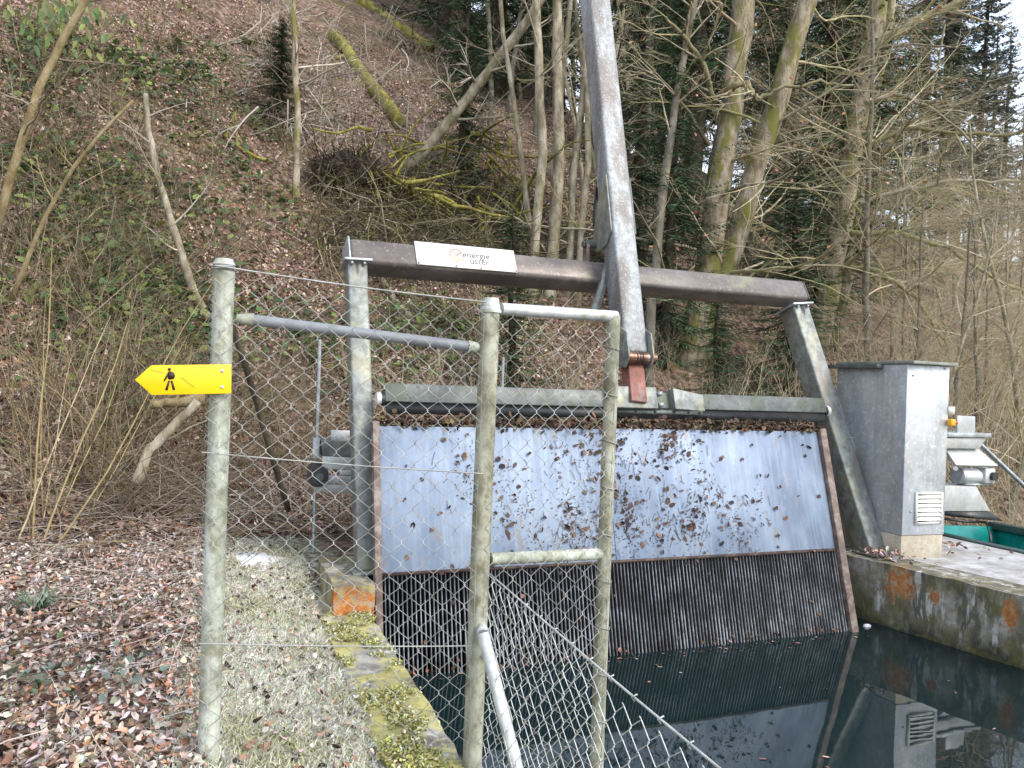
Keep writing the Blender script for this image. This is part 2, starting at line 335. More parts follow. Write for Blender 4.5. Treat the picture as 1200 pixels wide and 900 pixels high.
def bark(name, dk, md, lt, moss=None, amt=.7, sc=9):
    L = [(sc*.5, (1,1,.35), .50, .62, moss, amt)] if moss else []
    return simple(name, [(.3, dk), (.5, md), (.72, lt)], sc, 9, .9, 0, .7, .02, (1,1,.4), tuple(L), spec=.2)
M['bark_moss'] = bark('mossy_bark', (.14,.115,.08), (.27,.23,.165), (.42,.37,.29), (.15,.15,.03), .85)
M['bark_pale'] = bark('pale_bark', (.18,.155,.11), (.31,.275,.205), (.46,.42,.34), (.13,.125,.045), .6)
M['bark_grey'] = bark('grey_bark', (.10,.09,.075), (.17,.155,.13), (.25,.235,.20), (.10,.10,.035), .5)
M['bark_dark'] = bark('dark_bark', (.035,.028,.022), (.065,.052,.042), (.10,.085,.07), (.05,.055,.02), .5)
M['bark_olive'] = bark('olive_hazel_bark', (.15,.115,.055), (.24,.19,.10), (.33,.28,.17))
M['moss'] = bark('moss_bark', (.12,.115,.02), (.22,.21,.045), (.34,.32,.09), (.13,.085,.04), .6)
M['root'] = simple('earthy_roots', [(.3, (.022,.014,.009)), (.5, (.05,.033,.022)), (.7, (.10,.07,.045))], 14, 9, .95, 0, .9, .03)

# ------------------------------------------------------------------ setting: ground, water
def axis(lo, hi, dense_lo, dense_hi, step, extra=()):
    xs = list(np.arange(dense_lo, dense_hi+1e-6, step)); s = step; x = dense_hi
    while x < hi: s *= 1.13; x += s; xs.append(x)
    s = step; x = dense_lo
    while x > lo: s *= 1.13; x -= s; xs.append(x)
    return sorted(set([round(float(k), 4) for k in xs] + list(extra)))
xs = axis(-160, 200, -4.2, 9.0, .09, (.62, .65)); ys = axis(-60, 220, 1.2, 11.0, .09, (4.28, 4.32))
nx, ny = len(xs), len(ys)
V = np.array([(x, y, H(x, y)) for y in ys for x in xs], np.float32)
I = np.arange(nx*ny).reshape(ny, nx)
Q = np.stack([I[:-1,:-1], I[:-1,1:], I[1:,1:], I[1:,:-1]], -1).reshape(-1, 4)
g = MB().raw(V, Q, np.ones((len(V), 3))).build('ground', M['ground'], smooth=True); tag(g, kind='structure')
wy0 = -4.0
w = MB().add([(.60, wy0, WATER_Z), (wall_x(wy0)+.1, wy0, WATER_Z), (wall_x(4.29)+.1, 4.29, WATER_Z), (.60, 4.29, WATER_Z)], [(0,1,2,3)]).build('water', M['water']); tag(w, kind='structure')

# ------------------------------------------------------------------ concrete
def rough_block(mb, a, b, nu, nv, nw, amp, seed):  # gridded hexahedron a(4 bottom) b(4 top), perturbed
    a = [Vector(p) for p in a]; b = [Vector(p) for p in b]
    def pt(u, v, w):
        lo = a[0].lerp(a[1], u).lerp(a[3].lerp(a[2], u), v); hi = b[0].lerp(b[1], u).lerp(b[3].lerp(b[2], u), v)
        p = lo.lerp(hi, w); q = p*9
        return p + Vector((noise.noise(q+Vector((seed,0,0))), noise.noise(q+Vector((0,seed,5))), noise.noise(q+Vector((9,0,seed)))))*amp
    idx = {}; vs = []
    def vid(i, j, k):
        if (i, j, k) not in idx: idx[(i,j,k)] = len(vs); vs.append(pt(i/nu, j/nv, k/nw))
        return idx[(i,j,k)]
    fs = []
    for i in range(nu):
        for j in range(nv):
            fs.append((vid(i,j,nw), vid(i+1,j,nw), vid(i+1,j+1,nw), vid(i,j+1,nw))); fs.append((vid(i,j+1,0), vid(i+1,j+1,0), vid(i+1,j,0), vid(i,j,0)))
    for i in range(nu):
        for k in range(nw):
            fs.append((vid(i,0,k), vid(i+1,0,k), vid(i+1,0,k+1), vid(i,0,k+1))); fs.append((vid(i+1,nv,k), vid(i,nv,k), vid(i,nv,k+1), vid(i+1,nv,k+1)))
    for j in range(nv):
        for k in range(nw):
            fs.append((vid(0,j+1,k), vid(0,j,k), vid(0,j,k+1), vid(0,j+1,k+1))); fs.append((vid(nu,j,k), vid(nu,j+1,k), vid(nu,j+1,k+1), vid(nu,j,k+1)))
    mb.add(vs, fs)
M['wall_l'] = wall_mat('mossy_wall', (), (.34,.31,.10), .85, .35)
M['wall_r'] = wall_mat('stained_wall', [((4.05,3.62,-.10), .10, (1,.9,.75)), ((4.15,2.98,-.12), .065, (1,1.2,.6)), ((4.20,2.80,-.10), .05, (1,1,1)), ((4.09,3.40,-.13), .04, (1,1,.8))], (.10,.095,.025), .5, .8, True)
M['block'] = wall_mat('orange_block', [((.71,3.70,-.05), .17, (.45,.9,1.5)), ((.61,3.70,-.05), .15, (.45,.9,1.6))], (.25,.22,.07), .5, .6)
mb = MB(); rough_block(mb, [(.495,-3,-1.5), (.735,-3,-1.5), (.735,4.25,-1.5), (.495,4.25,-1.5)], [(.495,-3,-.082), (.735,-3,-.082), (.735,4.25,-.082), (.495,4.25,-.082)], 3, 90, 12, .012, 3)
tag(mb.build('canal_wall', M['wall_l'], auto=True), 'low concrete canal wall with yellow moss beside the frosty grass', 'wall')
mb = MB()
def rw(y, o, z): return (wall_x(y)+o, y, z)
rough_block(mb, [rw(-2.5,0,-1.5), rw(-2.5,.3,-1.5), rw(4.6,.3,-1.5), rw(4.6,0,-1.5)], [rw(-2.5,0,-.004), rw(-2.5,.3,-.004), rw(4.6,.3,-.004), rw(4.6,0,-.004)], 3, 80, 14, .009, 6)
wr = mb.build('canal_wall', M['wall_r'], auto=True); tag(wr, 'stained concrete canal wall with orange rust patches below the metal cabinet', 'wall')
mb = MB(); rough_block(mb, [rw(-2.5,.27,-1.4), (5.3,-2.5,-1.4), (5.3,4.75,-1.4), rw(4.75,.27,-1.4)], [rw(-2.5,.27,.0), (5.3,-2.5,.0), (5.3,4.75,.0), rw(4.75,.27,.0)], 20, 60, 2, .006, 8)
tag(mb.build('concrete_walkway', M['concrete'], auto=True), kind='structure')
mb = MB(); rough_block(mb, [(.555,3.72,-.3), (.752,3.72,-.3), (.752,4.35,-.3), (.555,4.35,-.3)], [(.555,3.72,.055), (.752,3.72,.055), (.752,4.35,.055), (.555,4.35,.055)], 5, 8, 6, .008, 4)
tag(mb.build('concrete_footing', M['block'], auto=True), 'small concrete block with orange front under the left steel leg', 'concrete block')

# ------------------------------------------------------------------ frame
TILT = R(17.0)
tT = Vector((0, math.sin(TILT), math.cos(TILT))); tN = Vector((0, -math.cos(TILT), math.sin(TILT))); X1 = Vector((1, 0, 0))
fr = thing('portal_frame', 'tilted steel frame of brown beam on two grey legs over the screen', 'frame', (.72, 3.95, .05))
def leg(base, top, hw, hd):
    base, top = Vector(base), Vector(top); ax = (top-base).normalized(); sx = (X1 - ax*X1.dot(ax)).normalized(); n = ax.cross(sx)
    mb = MB().box((base+top)/2, (hw, hd, (top-base).length/2), (sx, n, ax)); o = mb.build('leg', M['leg'], fr, bevel=.012)
    pl = MB().box(base+Vector((0,0,.006)), (hw+.03, hd+.04, .006)); pl.build('base_plate', M['leg'], o, bevel=.002)
    f = MB().box(top, (hw+.022, hd+.03, .007), (sx, n, ax))
    f.build('flange', M['galv'], o, bevel=.002)
    mb = MB()
    for i in (-1, 1):
        c = top + sx*(i*hw*.62) - n*0 - ax*.012; c = c + n*(-(hd+.014)); mb.tube([c, c-ax*.014], .010, 6)
    mb.add([top - n*(hd+.003) - ax*.008 + sx*.004, top - n*(hd+.026) - ax*.008 + sx*.004, top - n*(hd+.003) - ax*.10 + sx*.004], [(0,1,2)])
    mb.add([top - n*(hd+.003) - ax*.008 - sx*.004, top - n*(hd+.026) - ax*.008 - sx*.004, top - n*(hd+.003) - ax*.10 - sx*.004], [(2,1,0)])
    mb.pieces('bolt', M['galv'], o)
    return o
lb = PY(430, 655, 4.02); lb.z = .055; lt = PY(417, 310, 4.40)
rb = PY(1020, 649, 3.99); rb.z = .0; rt = PY(930, 362, 4.58)
lleg = leg(lb, lt, .056, .062); rleg = leg(rb, rt, .073, .080)
bl = PY(407, 301, 4.44); br = PY(937, 346, 4.62)
bax = (br-bl).normalized(); tB = Vector((0, -math.cos(R(26)), math.sin(R(26)))); bn = (tB - bax*tB.dot(bax)).normalized(); bt = bax.cross(bn)
if bt.z < 0: bt = -bt
# beam stands on leg flanges
off = 0.0
mb = MB().box((bl+br)/2, ((br-bl).length/2, .080, .080), (bax, bn, bt)); beam = mb.build('beam', M['beam'], fr, bevel=.024)
MB().box(bl-bax*.004, (.006, .086, .086), (bax, bn, bt)).build('end_cap', M['galv'], beam, bevel=.004); MB().box(br+bax*.003, (.004, .074, .074), (bax, bn, bt)).build('end_cap', M['beam'], beam, bevel=.003)
mb = MB(); c0 = rt + X1*.075 + tT*.02 - tN*.0; c1 = rb + X1*.078 + tT*.55
mb.tube([c0, c0.lerp(c1, .3), c0.lerp(c1, .7), c1], .009, 8); mb.tube([c0+X1*.022, c0.lerp(c1,.5)+X1*.02, c1+X1*.02], .005, 6)
for k in (.12, .45, .8): mb.box(c0.lerp(c1, k)+Vector((.004,0,0)), (.022, .014, .008))
mb.build('cable_conduit', M['galv'], rleg)

# company sign on the beam
def on_beam(px, py, lift=.087):
    q = (bl+bn*lift); r = ray(px, py); t = (q-CAM).dot(bn)/r.dot(bn); return CAM + r*t
s0, s1 = on_beam(487, 296), on_beam(604, 307)
sc_ = (s0+s1)/2; sw = (s1-s0).length/2
sg = thing('company_sign', 'long white nameplate fixed to the front of the brown beam', 'sign', sc_)
sax = bax; sup = (bt*.97 + bn*.0).normalized(); snn = bn
MB().box(sc_, (sw, .080, .004), (sax, sup, snn)).build('panel', M['white'], sg, bevel=.002)
MB().box(sc_ + sup*.080 - snn*.02, (sw, .004, .02), (sax, sup, snn)).build('bracket', M['leg'], sg)
def text_mesh(txt, size, name, mat, parent, origin, ax, up, nn, bold=.0):
    cu = bpy.data.curves.new('text', 'FONT'); cu.body = txt; cu.size = size; cu.offset = bold; cu.extrude = .0006
    o = bpy.data.objects.new('text', cu); C.objects.link(o)
    dg = bpy.context.evaluated_depsgraph_get(); dg.update(); me = bpy.data.meshes.new_from_object(o.evaluated_get(dg))
    bpy.data.objects.remove(o); mt = Matrix((ax, up, nn)).transposed().to_4x4(); mt.translation = origin; me.transform(mt)
    me.materials.clear(); me.materials.append(mat); ob = bpy.data.objects.new(name, me); C.objects.link(ob); setpar(ob, parent); return ob
fo = sc_ + snn*.0052
text_mesh('energie', .060, 'lettering', M['grey_ink'], sg, fo + sax*(-.030) + sup*(-.004), sax, sup, snn, .0002)
text_mesh('uster', .060, 'lettering', M['grey_ink'], sg, fo + sax*(.012) + sup*(-.046), sax, sup, snn, .0002)
def arc(mb, c, r, a0, a1, wd, ax, up, nn):
    n = 18; o = []; i = []
    for k in range(n+1):
        a = R(a0+(a1-a0)*k/n); d = ax*math.cos(a)+up*math.sin(a); o.append(c+d*(r+wd/2)); i.append(c+d*(r-wd/2))
    vs = o+i; mb.add(vs, [(k, k+1, n+2+k, n+1+k) for k in range(n)])
lc = fo + sax*(-.068) + sup*.008 + snn*.0006
mb = MB(); arc(mb, lc, .040, 30, 205, .006, sax, sup, snn); a = lc+(sax*math.cos(R(30))+sup*math.sin(R(30)))*.04
mb.add([a+sup*.004, a-sup*.004+sax*.002, lc-sax*.006-sup*.012, lc-sax*.010-sup*.006], [(0,1,2,3)]); mb.build('logo', M['red_ink'], sg)
mb = MB(); arc(mb, lc, .040, 228, 335, .006, sax, sup, snn); a = lc+(sax*math.cos(R(228))+sup*math.sin(R(228)))*.04
mb.add([a+sup*.004, a-sup*.004, lc-sax*.004-sup*.010, lc-sax*.008-sup*.004], [(0,1,2,3)]); mb.build('logo', M['lime_ink'], sg)
mb = MB()
for k in (-.97, -.25, .25, .97): mb.tube([sc_+sax*(sw*k)-sup*.072+snn*.003, sc_+sax*(sw*k)-sup*.072+snn*.009], .005, 6)
mb.pieces('screw', M['black'], sg)

# ------------------------------------------------------------------ cleaning arm with rake head
arm = thing('rake_arm', 'galvanised square boom rising out of frame with rake bar at its foot', 'machine arm', PY(745, 460, 4.13))
p0 = PY(739, 417, 4.16); p1 = PY(697, 0, 4.88); pd = (p1-p0).normalized(); p1 = p0 + pd*3.9
psx = (X1 - pd*X1.dot(pd)).normalized(); psn = psx.cross(pd)
MB().box((p0+p1)/2, (.079, .082, (p1-p0).length/2), (psx, psn, pd)).build('boom', M['galv_pole'], arm, bevel=.014)
psn = -psn
def on_pole(t, sx, n): return p0 + pd*t + psx*sx + psn*n      # n>0 is away from camera
# gusset bracket on left face
mb = MB(); pts = [on_pole(1.20,-.080,-.070), on_pole(.80,-.080,-.070), on_pole(.74,-.080,.02), on_pole(.74,-.080,.13), on_pole(.80,-.080,.20), on_pole(1.05,-.080,.09)]
mb.prism(pts, psx*-.012); g1 = mb.build('gusset_plate', M['leg'], arm, bevel=.003)
mb = MB(); pts = [p + psx*.172 for p in pts]; mb.prism(pts, psx*-.012); mb.build('gusset_plate', M['bar'], arm, bevel=.003)
pv = on_pole(.80, 0, .15)
mb = MB().tube([pv-psx*.17, pv-psx*.125], .030, 12).tube([pv-psx*.125, pv+psx*.125], .020, 12).tube([pv-psx*.185, pv-psx*.172], .022, 6); mb.build('pivot_pin', M['bar'], arm, auto=True)
mb = MB().box(pv-psx*.155-Vector((0,0,.06)), (.012, .03, .06)).box(pv+psx*.120-Vector((0,0,.06)), (.012, .03, .06)); mb.pieces('pivot_lug', M['rail'], arm, bevel=.003)
mb = MB().tube([on_pole(1.02,-.060,.12), on_pole(1.2,-.07,.10), on_pole(1.0,-.075,.17), on_pole(.84,-.06,.18)], .010, 6); mb.build('hydraulic_hose', M['black'], arm, smooth=True)
cy0, cy1 = on_pole(.33,-.14,.16), on_pole(.66,-.02,.13)
MB().tube([cy0, cy1], .030, 12).tube([cy0-Vector((.02,0,.03)), cy0+Vector((.01,0,.02))], .03, 10).build('hydraulic_cylinder', M['leg'], arm, auto=True)
# foot fork, roller and link
for s in (-1, 1):
    mb = MB(); o = s*.090
    pts = [on_pole(.17, o, -.05), on_pole(.11, o, -.125), on_pole(-.05, o, -.130), on_pole(-.10, o, -.07), on_pole(-.06, o, .05), on_pole(.17, o, .06)]
    mb.prism(pts, psx*(-.010*s)); mb.build('fork_plate', M['leg'], arm, bevel=.002)
pc = on_pole(-.034, .004, -.072)
mb = MB().tube([pc-psx*.082, pc+psx*.118], .037, 16); mb.build('roller_pin', M['steel_pin'], arm, auto=True)
mb = MB()
for k, wd in ((-.018, .005), (.002, .004), (.02, .006)): mb.tube([pc+psx*(k-wd), pc+psx*(k+wd)], .0378, 16)
mb.pieces('pin_band', M['black'], arm)
lk0 = on_pole(-.055, .006, .005); lk1 = PY(745, 474, 4.05)
ld = (lk1-lk0).normalized(); lsx = (X1-ld*X1.dot(ld)).normalized()
MB().box((lk0+lk1)/2, (.054, .050, (lk1-lk0).length/2), (lsx, lsx.cross(ld), ld)).build('link', M['rust'], arm, bevel=.006)
# rake head
h0 = PY(449, 462, 4.10); h1 = PY(962, 477, 4.16); hx = (h1-h0).normalized(); hz = (tT - hx*tT.dot(hx)).normalized(); hn = hz.cross(hx)   # hn away
hl = (h1-h0).length
def hd_(t, n, z): return h0 + hx*(hl*t) + hn*n + hz*z
MB().box(hd_(.5,0,0), (hl/2, .045, .052), (hx, hn, hz)).build('rake_bar', M['bar'], arm, bevel=.005)
MB().box(hd_(.5,-.02,-.080), (hl/2-.01, .012, .030), (hx, hn, hz)).build('rubber_strip', M['black'], arm)
mb = MB()
for a, b_ in ((.440, .548), (.588, .668)):
    q = [hd_(a,-.095,-.066), hd_(b_,-.095 if a < .5 else -.06,-.066), hd_(b_,-.095 if a < .5 else -.06,.040 if a > .5 else .068), hd_(a,-.095,.068)]
    mb.hexa(q, [p+hn*.145+hz*.004 for p in q])
cl = mb.pieces('clamp_block', M['leg'], arm, bevel=.004)
mb = MB().box(hd_(.556,-.08,.030), (.014,.02,.012), (hx,hn,hz)).box(hd_(.556,-.08,-.040), (.014,.02,.012), (hx,hn,hz)); mb.pieces('clamp_tooth', M['galv'], arm)
mb = MB().box(hd_(.56,-.058,-.078), (hl*.10, .006, .014), (hx,hn,hz)); bp = mb.build('bolt_plate', M['bar'], arm)
mb = MB()
for t in (.50,.545,.59,.625,.652): mb.tube([hd_(t,-.064,-.078), hd_(t,-.071,-.078)], .008, 6)
mb.pieces('bolt', M['black'], bp)
for t, s in ((-.004, -1), (1.004, 1)):
    c = hd_(t,-.01,-.03); mb = MB().tube([c-hx*(s*.012), c+hx*(s*.026)], .036, 16); ro = mb.build('guide_roller', M['black'], arm, auto=True)
    MB().tube([c+hx*(s*.006), c+hx*(s*.0285)], .0375, 16).build('steel_band', M['alu'], ro, auto=True)

# ------------------------------------------------------------------ trash screen
ts = thing('trash_screen', 'sloping blue grey metal sheet above black bar grate in the water', 'screen', (2.27, 3.8, -.4))
SX0, SX1 = .805, 3.715
def scr(x, z): return Vector((x, 4.02 + (z-.82)*.272, z))
sd = (scr(0,1)-scr(0,0)).normalized(); sN = sd.cross(X1)          # away from camera
def splate(x0, x1, z0, z1, th, name):
    q = [scr(x0,z0), scr(x1,z0), scr(x1,z1), scr(x0,z1)]
    return MB().hexa(q, [p+sN*th for p in q]).build(name, M['screen'], ts, bevel=.001)
splate(SX0, 2.135, .088, .815, .008, 'metal_sheet'); splate(2.138, SX1, .088, .818, .008, 'metal_sheet')
mb = MB().box((scr(0,.815)+scr(0,.80))/2 + X1*2.26 + sN*.03, (1.455, .02, .012), (X1, sN, sd)); mb.build('top_lip', M['darkrust'], ts)
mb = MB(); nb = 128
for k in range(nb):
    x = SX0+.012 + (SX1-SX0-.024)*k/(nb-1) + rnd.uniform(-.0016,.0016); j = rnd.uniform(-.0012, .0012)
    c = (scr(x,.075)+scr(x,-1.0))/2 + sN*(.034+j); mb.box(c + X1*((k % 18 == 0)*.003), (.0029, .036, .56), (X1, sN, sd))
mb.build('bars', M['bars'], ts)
mb = MB().box(scr(2.26,.080)+sN*.006, (1.455, .010, .009), (X1, sN, sd))
for z in (-.1, -.45): mb.tube([scr(SX0,z)+sN*.078, scr(SX1,z)+sN*.078], .008, 6)
mb.build('cross_bar', M['darkrust'], ts)
for x, wdt in ((SX0-.022, .018), (SX1+.030, .026)):
    mb = MB().box((scr(x,.83)+scr(x,-.9))/2 + sN*.0, (wdt, .028, .90), (X1, sN, sd)); mb.build('side_rail', M['rail'], ts, bevel=.003)
# black sheet added behind the bars, keeps light out of the gaps
mb = MB().box((2.26, 4.27, -.5), (1.5, .02, .95)); mb.build('gap_darkening_sheet', M['black'], ts)

# debris on the screen
def leaf_quads(Pn, T, B, N, L, Wd, cup, cols):
    """N leaves, 6 verts each, 2 quads folded on the midrib."""
    n = len(Pn); L = L[:, None]; Wd = Wd[:, None]; cup = cup[:, None]
    v = np.stack([Pn, Pn+T*L*.28+B*Wd*.5+N*cup*.8, Pn+T*L*.72+B*Wd*.42+N*cup, Pn+T*L+N*cup*.3, Pn+T*L*.72-B*Wd*.42+N*cup, Pn+T*L*.28-B*Wd*.5+N*cup*.8], 1).reshape(-1, 3)
    b = np.arange(n)[:, None]*6
    q = np.concatenate([b+np.array([[0,1,2,3]]), b+np.array([[0,3,4,5]])], 0)
    return v, q, np.repeat(cols, 6, 0)
def unit(a): return a/np.maximum(np.linalg.norm(a, axis=1, keepdims=True), 1e-9)
def frames(nrm, tilt, r=rng):
    n = len(nrm); N = unit(nrm + r.normal(0, 1, (n, 3))*tilt); T = unit(np.cross(N, r.normal(0, 1, (n, 3)))); B = np.cross(N, T); return T, B, N
def palette(cols, n, jit=.25, r=rng):
    c = np.array(cols)[r.integers(0, len(cols), n)]; return np.clip(c*(1+r.normal(0, jit, (n, 1)))*(1+r.normal(0, .06, (n, 3))), .004, .9)
DEAD = [(.23,.118,.082), (.31,.165,.118), (.38,.235,.185), (.17,.09,.064), (.27,.14,.098), (.46,.32,.27), (.10,.065,.047), (.29,.17,.105), (.45,.365,.32)]
DARKD = [(.05,.032,.03), (.085,.05,.042), (.035,.025,.024), (.12,.07,.05), (.16,.09,.06)]
n1 = 300
ncl = 46; clx = np.clip(rng.normal(2.3,.55,ncl), SX0+.1, SX1-.3); clz = rng.uniform(.18,.79,ncl)
ci = rng.integers(0, len(clx), n1); xx = np.clip(clx[ci]+rng.normal(0,.035,n1), SX0+.02, SX1-.03); zz = np.clip(clz[ci]+rng.normal(0,.065,n1), .10, .79)
u = rng.random(n1) < .3; xx = np.where(u, rng.uniform(SX0+.05, SX1-.05, n1), xx); zz = np.where(u, rng.uniform(.1, .79, n1), zz)
sn_np = -np.array(sN); Pn = np.stack([xx, 4.02+(zz-.82)*.272, zz], 1) + sn_np*.006
T, B, N = frames(np.repeat(sn_np[None], n1, 0), .25); 
mb = MB(); v, q, c = leaf_quads(Pn, T, B, N, rng.uniform(.018,.048,n1), rng.uniform(.008,.026,n1), rng.uniform(-.002,.016,n1), palette(DARKD+DARKD+[(.15,.085,.06),(.11,.07,.05)], n1)); mb.raw(v, q, c)
n2 = 1700                                                  # rotted leaf crumbs and stalks
ci = rng.integers(0, len(clx), n2); xx = np.clip(clx[ci]+rng.normal(0,.045,n2), SX0+.02, SX1-.03); zz = np.clip(clz[ci]+rng.normal(0,.075,n2), .10, .79)
Pn = np.stack([xx, 4.02+(zz-.82)*.272, zz], 1) + sn_np*.004; T, B, N = frames(np.repeat(sn_np[None], n2, 0), .2)
v, q, c = leaf_quads(Pn, T, B, N, rng.uniform(.004,.017,n2), rng.uniform(.002,.007,n2), rng.uniform(0,.004,n2), palette(DARKD, n2)); mb.raw(v, q, c)
for k in range(230):
    j = rnd.randrange(len(clx)); x = min(max(clx[j]+rnd.gauss(0,.08), SX0+.05), SX1-.05); z = min(max(clz[j]+rnd.gauss(0,.09), .12), .75); L = rnd.uniform(.02,.07)
    a = scr(x, z)-sN*.005; b_ = scr(x+rnd.uniform(-.03,.03), max(.09, z-L))-sN*.005; mb.tube([a, a.lerp(b_,.5)+X1*rnd.uniform(-.004,.004), b_], .0011, 4, col=(.05,.036,.03))
n3 = 1500                                                  # heap along the top lip
xx = rng.uniform(SX0, SX1+.02, n3); zz = rng.normal(.842, .018, n3); Pn = np.stack([xx, 4.045+rng.normal(0,.03,n3), zz], 1); T, B, N = frames(np.repeat(np.array([[0,-.4,1.]]), n3, 0), .7)
v, q, c = leaf_quads(Pn, T, B, N, rng.uniform(.02,.05,n3), rng.uniform(.01,.03,n3), rng.uniform(0,.012,n3), palette(DARKD+[(.10,.07,.04),(.13,.11,.05),(.05,.04,.03)], n3)); mb.raw(v, q, c)
n4 = 90                                                  # caught on the grate and along the waterline
xx = rng.uniform(SX0+.02, SX1-.02, n4); w_ = rng.random(n4); zz = np.where(w_ < .22, rng.normal(.075,.012,n4), np.where(w_ < .8, WATER_Z+.012+np.abs(rng.normal(0,.01,n4)), rng.uniform(-.38,.06,n4)))
Pn = np.stack([xx, 4.02+(zz-.82)*.272, zz], 1) + sn_np*.008; T, B, N = frames(np.repeat(sn_np[None], n4, 0), .4)
v, q, c = leaf_quads(Pn, T, B, N, rng.uniform(.012,.04,n4), rng.uniform(.008,.022,n4), rng.uniform(0,.006,n4), palette(DARKD+DARKD+DEAD[:2], n4)); mb.raw(v, q, c)
n5 = 150; yy = 3.66-np.abs(rng.normal(0,.05,n5)); xx = rng.uniform(SX0, SX1+.05, n5); far = rng.random(n5) < .25; yy = np.where(far, rng.uniform(1.6, 3.6, n5), yy)
Pn = np.stack([xx, yy, np.full(n5, WATER_Z+.003)], 1); T, B, N = frames(np.tile([[0,0,1.]], (n5,1)), .06); v, q, c = leaf_quads(Pn, T, B, N, rng.uniform(.006,.035,n5), rng.uniform(.004,.018,n5), rng.uniform(0,.003,n5), palette(DARKD+DEAD[:3]+[(.3,.3,.26)], n5)); mb.raw(v, q, c)
tag(mb.build('leaf_debris', M['leaves']), 'wet dead leaves and stalks stuck on the sloping sheet', 'dead leaves', kind='stuff')

# ------------------------------------------------------------------ cabinet
cab = thing('control_cabinet', 'tall galvanised control cabinet standing on the right concrete wall', 'cabinet', (4.40, 4.08, 0))
cx0, cx1, cy0_, cy1_ = 4.235, 4.59, 3.785, 4.40; cz0, cz1 = .155, 1.285
MB().hexa([(cx0,cy0_,cz0),(cx1,cy0_-.02,cz0),(cx1,cy1_,cz0),(cx0,cy1_,cz0)], [(cx0,cy0_,cz1),(cx1,cy0_-.02,cz1),(cx1,cy1_,cz1),(cx0,cy1_,cz1)]).build('body', M['cab_front'], cab, bevel=.004)
MB().hexa([(cx0+.004,cy0_+.006,-.02),(cx1-.004,cy0_-.014,-.02),(cx1-.004,cy1_,-.02),(cx0+.004,cy1_,-.02)], [(cx0+.004,cy0_+.006,cz0-.002),(cx1-.004,cy0_-.014,cz0-.002),(cx1-.004,cy1_,cz0-.002),(cx0+.004,cy1_,cz0-.002)]).build('plinth', M['plinth'], cab, bevel=.004)
rf = MB().box((4.425, 4.06, cz1+.012), (.20, .33, .010)).build('roof', M['roof'], cab, bevel=.002)
MB().box((cx0-.03, 4.22, cz1-.014), (.028, .24, .013)).build('roof_flange', M['bar'], rf, bevel=.002)
def on_cab(px, py, lift=0.0):
    q = PY(px, py, cy0_-.010-lift); return q
va, vb = on_cab(1073, 577), on_cab(1101, 613)
vx0, vx1, vz0, vz1 = va.x, vb.x, vb.z, va.z
def cy_at(x): return cy0_ - .02*(x-cx0)/(cx1-cx0)
vent = MB()
for (a, b_, c_, d_) in ((vx0, vx0+.014, vz0, vz1), (vx1-.014, vx1, vz0, vz1), (vx0+.014, vx1-.014, vz0, vz0+.014), (vx0+.014, vx1-.014, vz1-.014, vz1)):
    vent.box(((a+b_)/2, cy_at((a+b_)/2)-.006, (c_+d_)/2), ((b_-a)/2, .008, (d_-c_)/2))
ve = vent.build('vent', M['vent'], cab)
mb = MB(); ns = 6
for k in range(ns):
    z = vz0+.02 + (vz1-vz0-.034)*(k+.35)/ns
    a0 = (vx0+.014, cy_at(vx0)-.016, z-.006); b0 = (vx1-.014, cy_at(vx1)-.016, z-.006)
    mb.add([a0, b0, (b0[0], b0[1]+.013, z+.016), (a0[0], a0[1]+.013, z+.016)], [(0,1,2,3)])
mb.build('louvre_slats', M['vent'], ve)
MB().box(((vx0+vx1)/2, cy_at(4.4)-.0012, (vz0+vz1)/2), ((vx1-vx0)/2-.012, .001, (vz1-vz0)/2-.012)).build('vent_opening', M['black'], ve)
sq = on_cab(1113, 495, .02); 
sw_ = MB().box((sq.x, cy_at(sq.x)-.022, sq.z), (.021, .018, .022)).build('emergency_switch', M['orange'], cab, bevel=.006)
MB().tube([(sq.x+.02, cy_at(sq.x)-.030, sq.z), (sq.x+.040, cy_at(sq.x)-.030, sq.z)], .010, 12).build('knob', M['redknob'], sw_, auto=True)
sl = on_cab(1113, 483); MB().box((sl.x, cy_at(sl.x)-.002, sl.z+.012), (.030, .0015, .026)).build('paper_label', M['white'], cab)
mb = MB()
for (px, py) in ((1110, 509), (1106, 432), (1068, 600), (1071, 440)):
    q = on_cab(px, py); mb.tube([(q.x, cy_at(q.x)+.002, q.z), (q.x, cy_at(q.x)-.006, q.z)], .006, 8)
mb.pieces('rivet', M['galv'], cab)

# ------------------------------------------------------------------ conveyor behind the screen with drive
cv = thing('debris_conveyor', 'screenings conveyor behind the screen with grey motor and chute', 'conveyor', (3.2, 4.62, 0))
def fl(pxs, y): return [PY(px, py, y) for px, py in pxs]
YB = 4.62
mb = MB(); q = fl([(376,516), (412,517), (412,536), (378,535)], 4.55); mb.hexa([q[3], q[2], q[1], q[0]], [p+Vector((0,.3,0)) for p in (q[3], q[2], q[1], q[0])])
mb.build('trough_end', M['bar'], cv, bevel=.003)
mb = MB(); q = fl([(388,504), (414,505), (414,518), (388,517)], 4.60); mb.hexa([q[3], q[2], q[1], q[0]], [p+Vector((0,.02,0)) for p in (q[3], q[2], q[1], q[0])]); mb.build('cover_plate', M['galv'], cv, bevel=.002)
mb = MB()
for pts in ([(378,535), (414,537), (414,550), (378,550)], [(398,551), (414,551), (414,557), (398,557)], [(380,557), (414,558), (414,567), (380,566)], [(368,567), (414,569), (414,578), (368,576)]):
    q = fl(pts, 4.52); mb.hexa([q[3], q[2], q[1], q[0]], [p+Vector((0,.03,0)) for p in (q[3], q[2], q[1], q[0])])
mb.pieces('tension_bracket', M['sheet'], cv, bevel=.002)
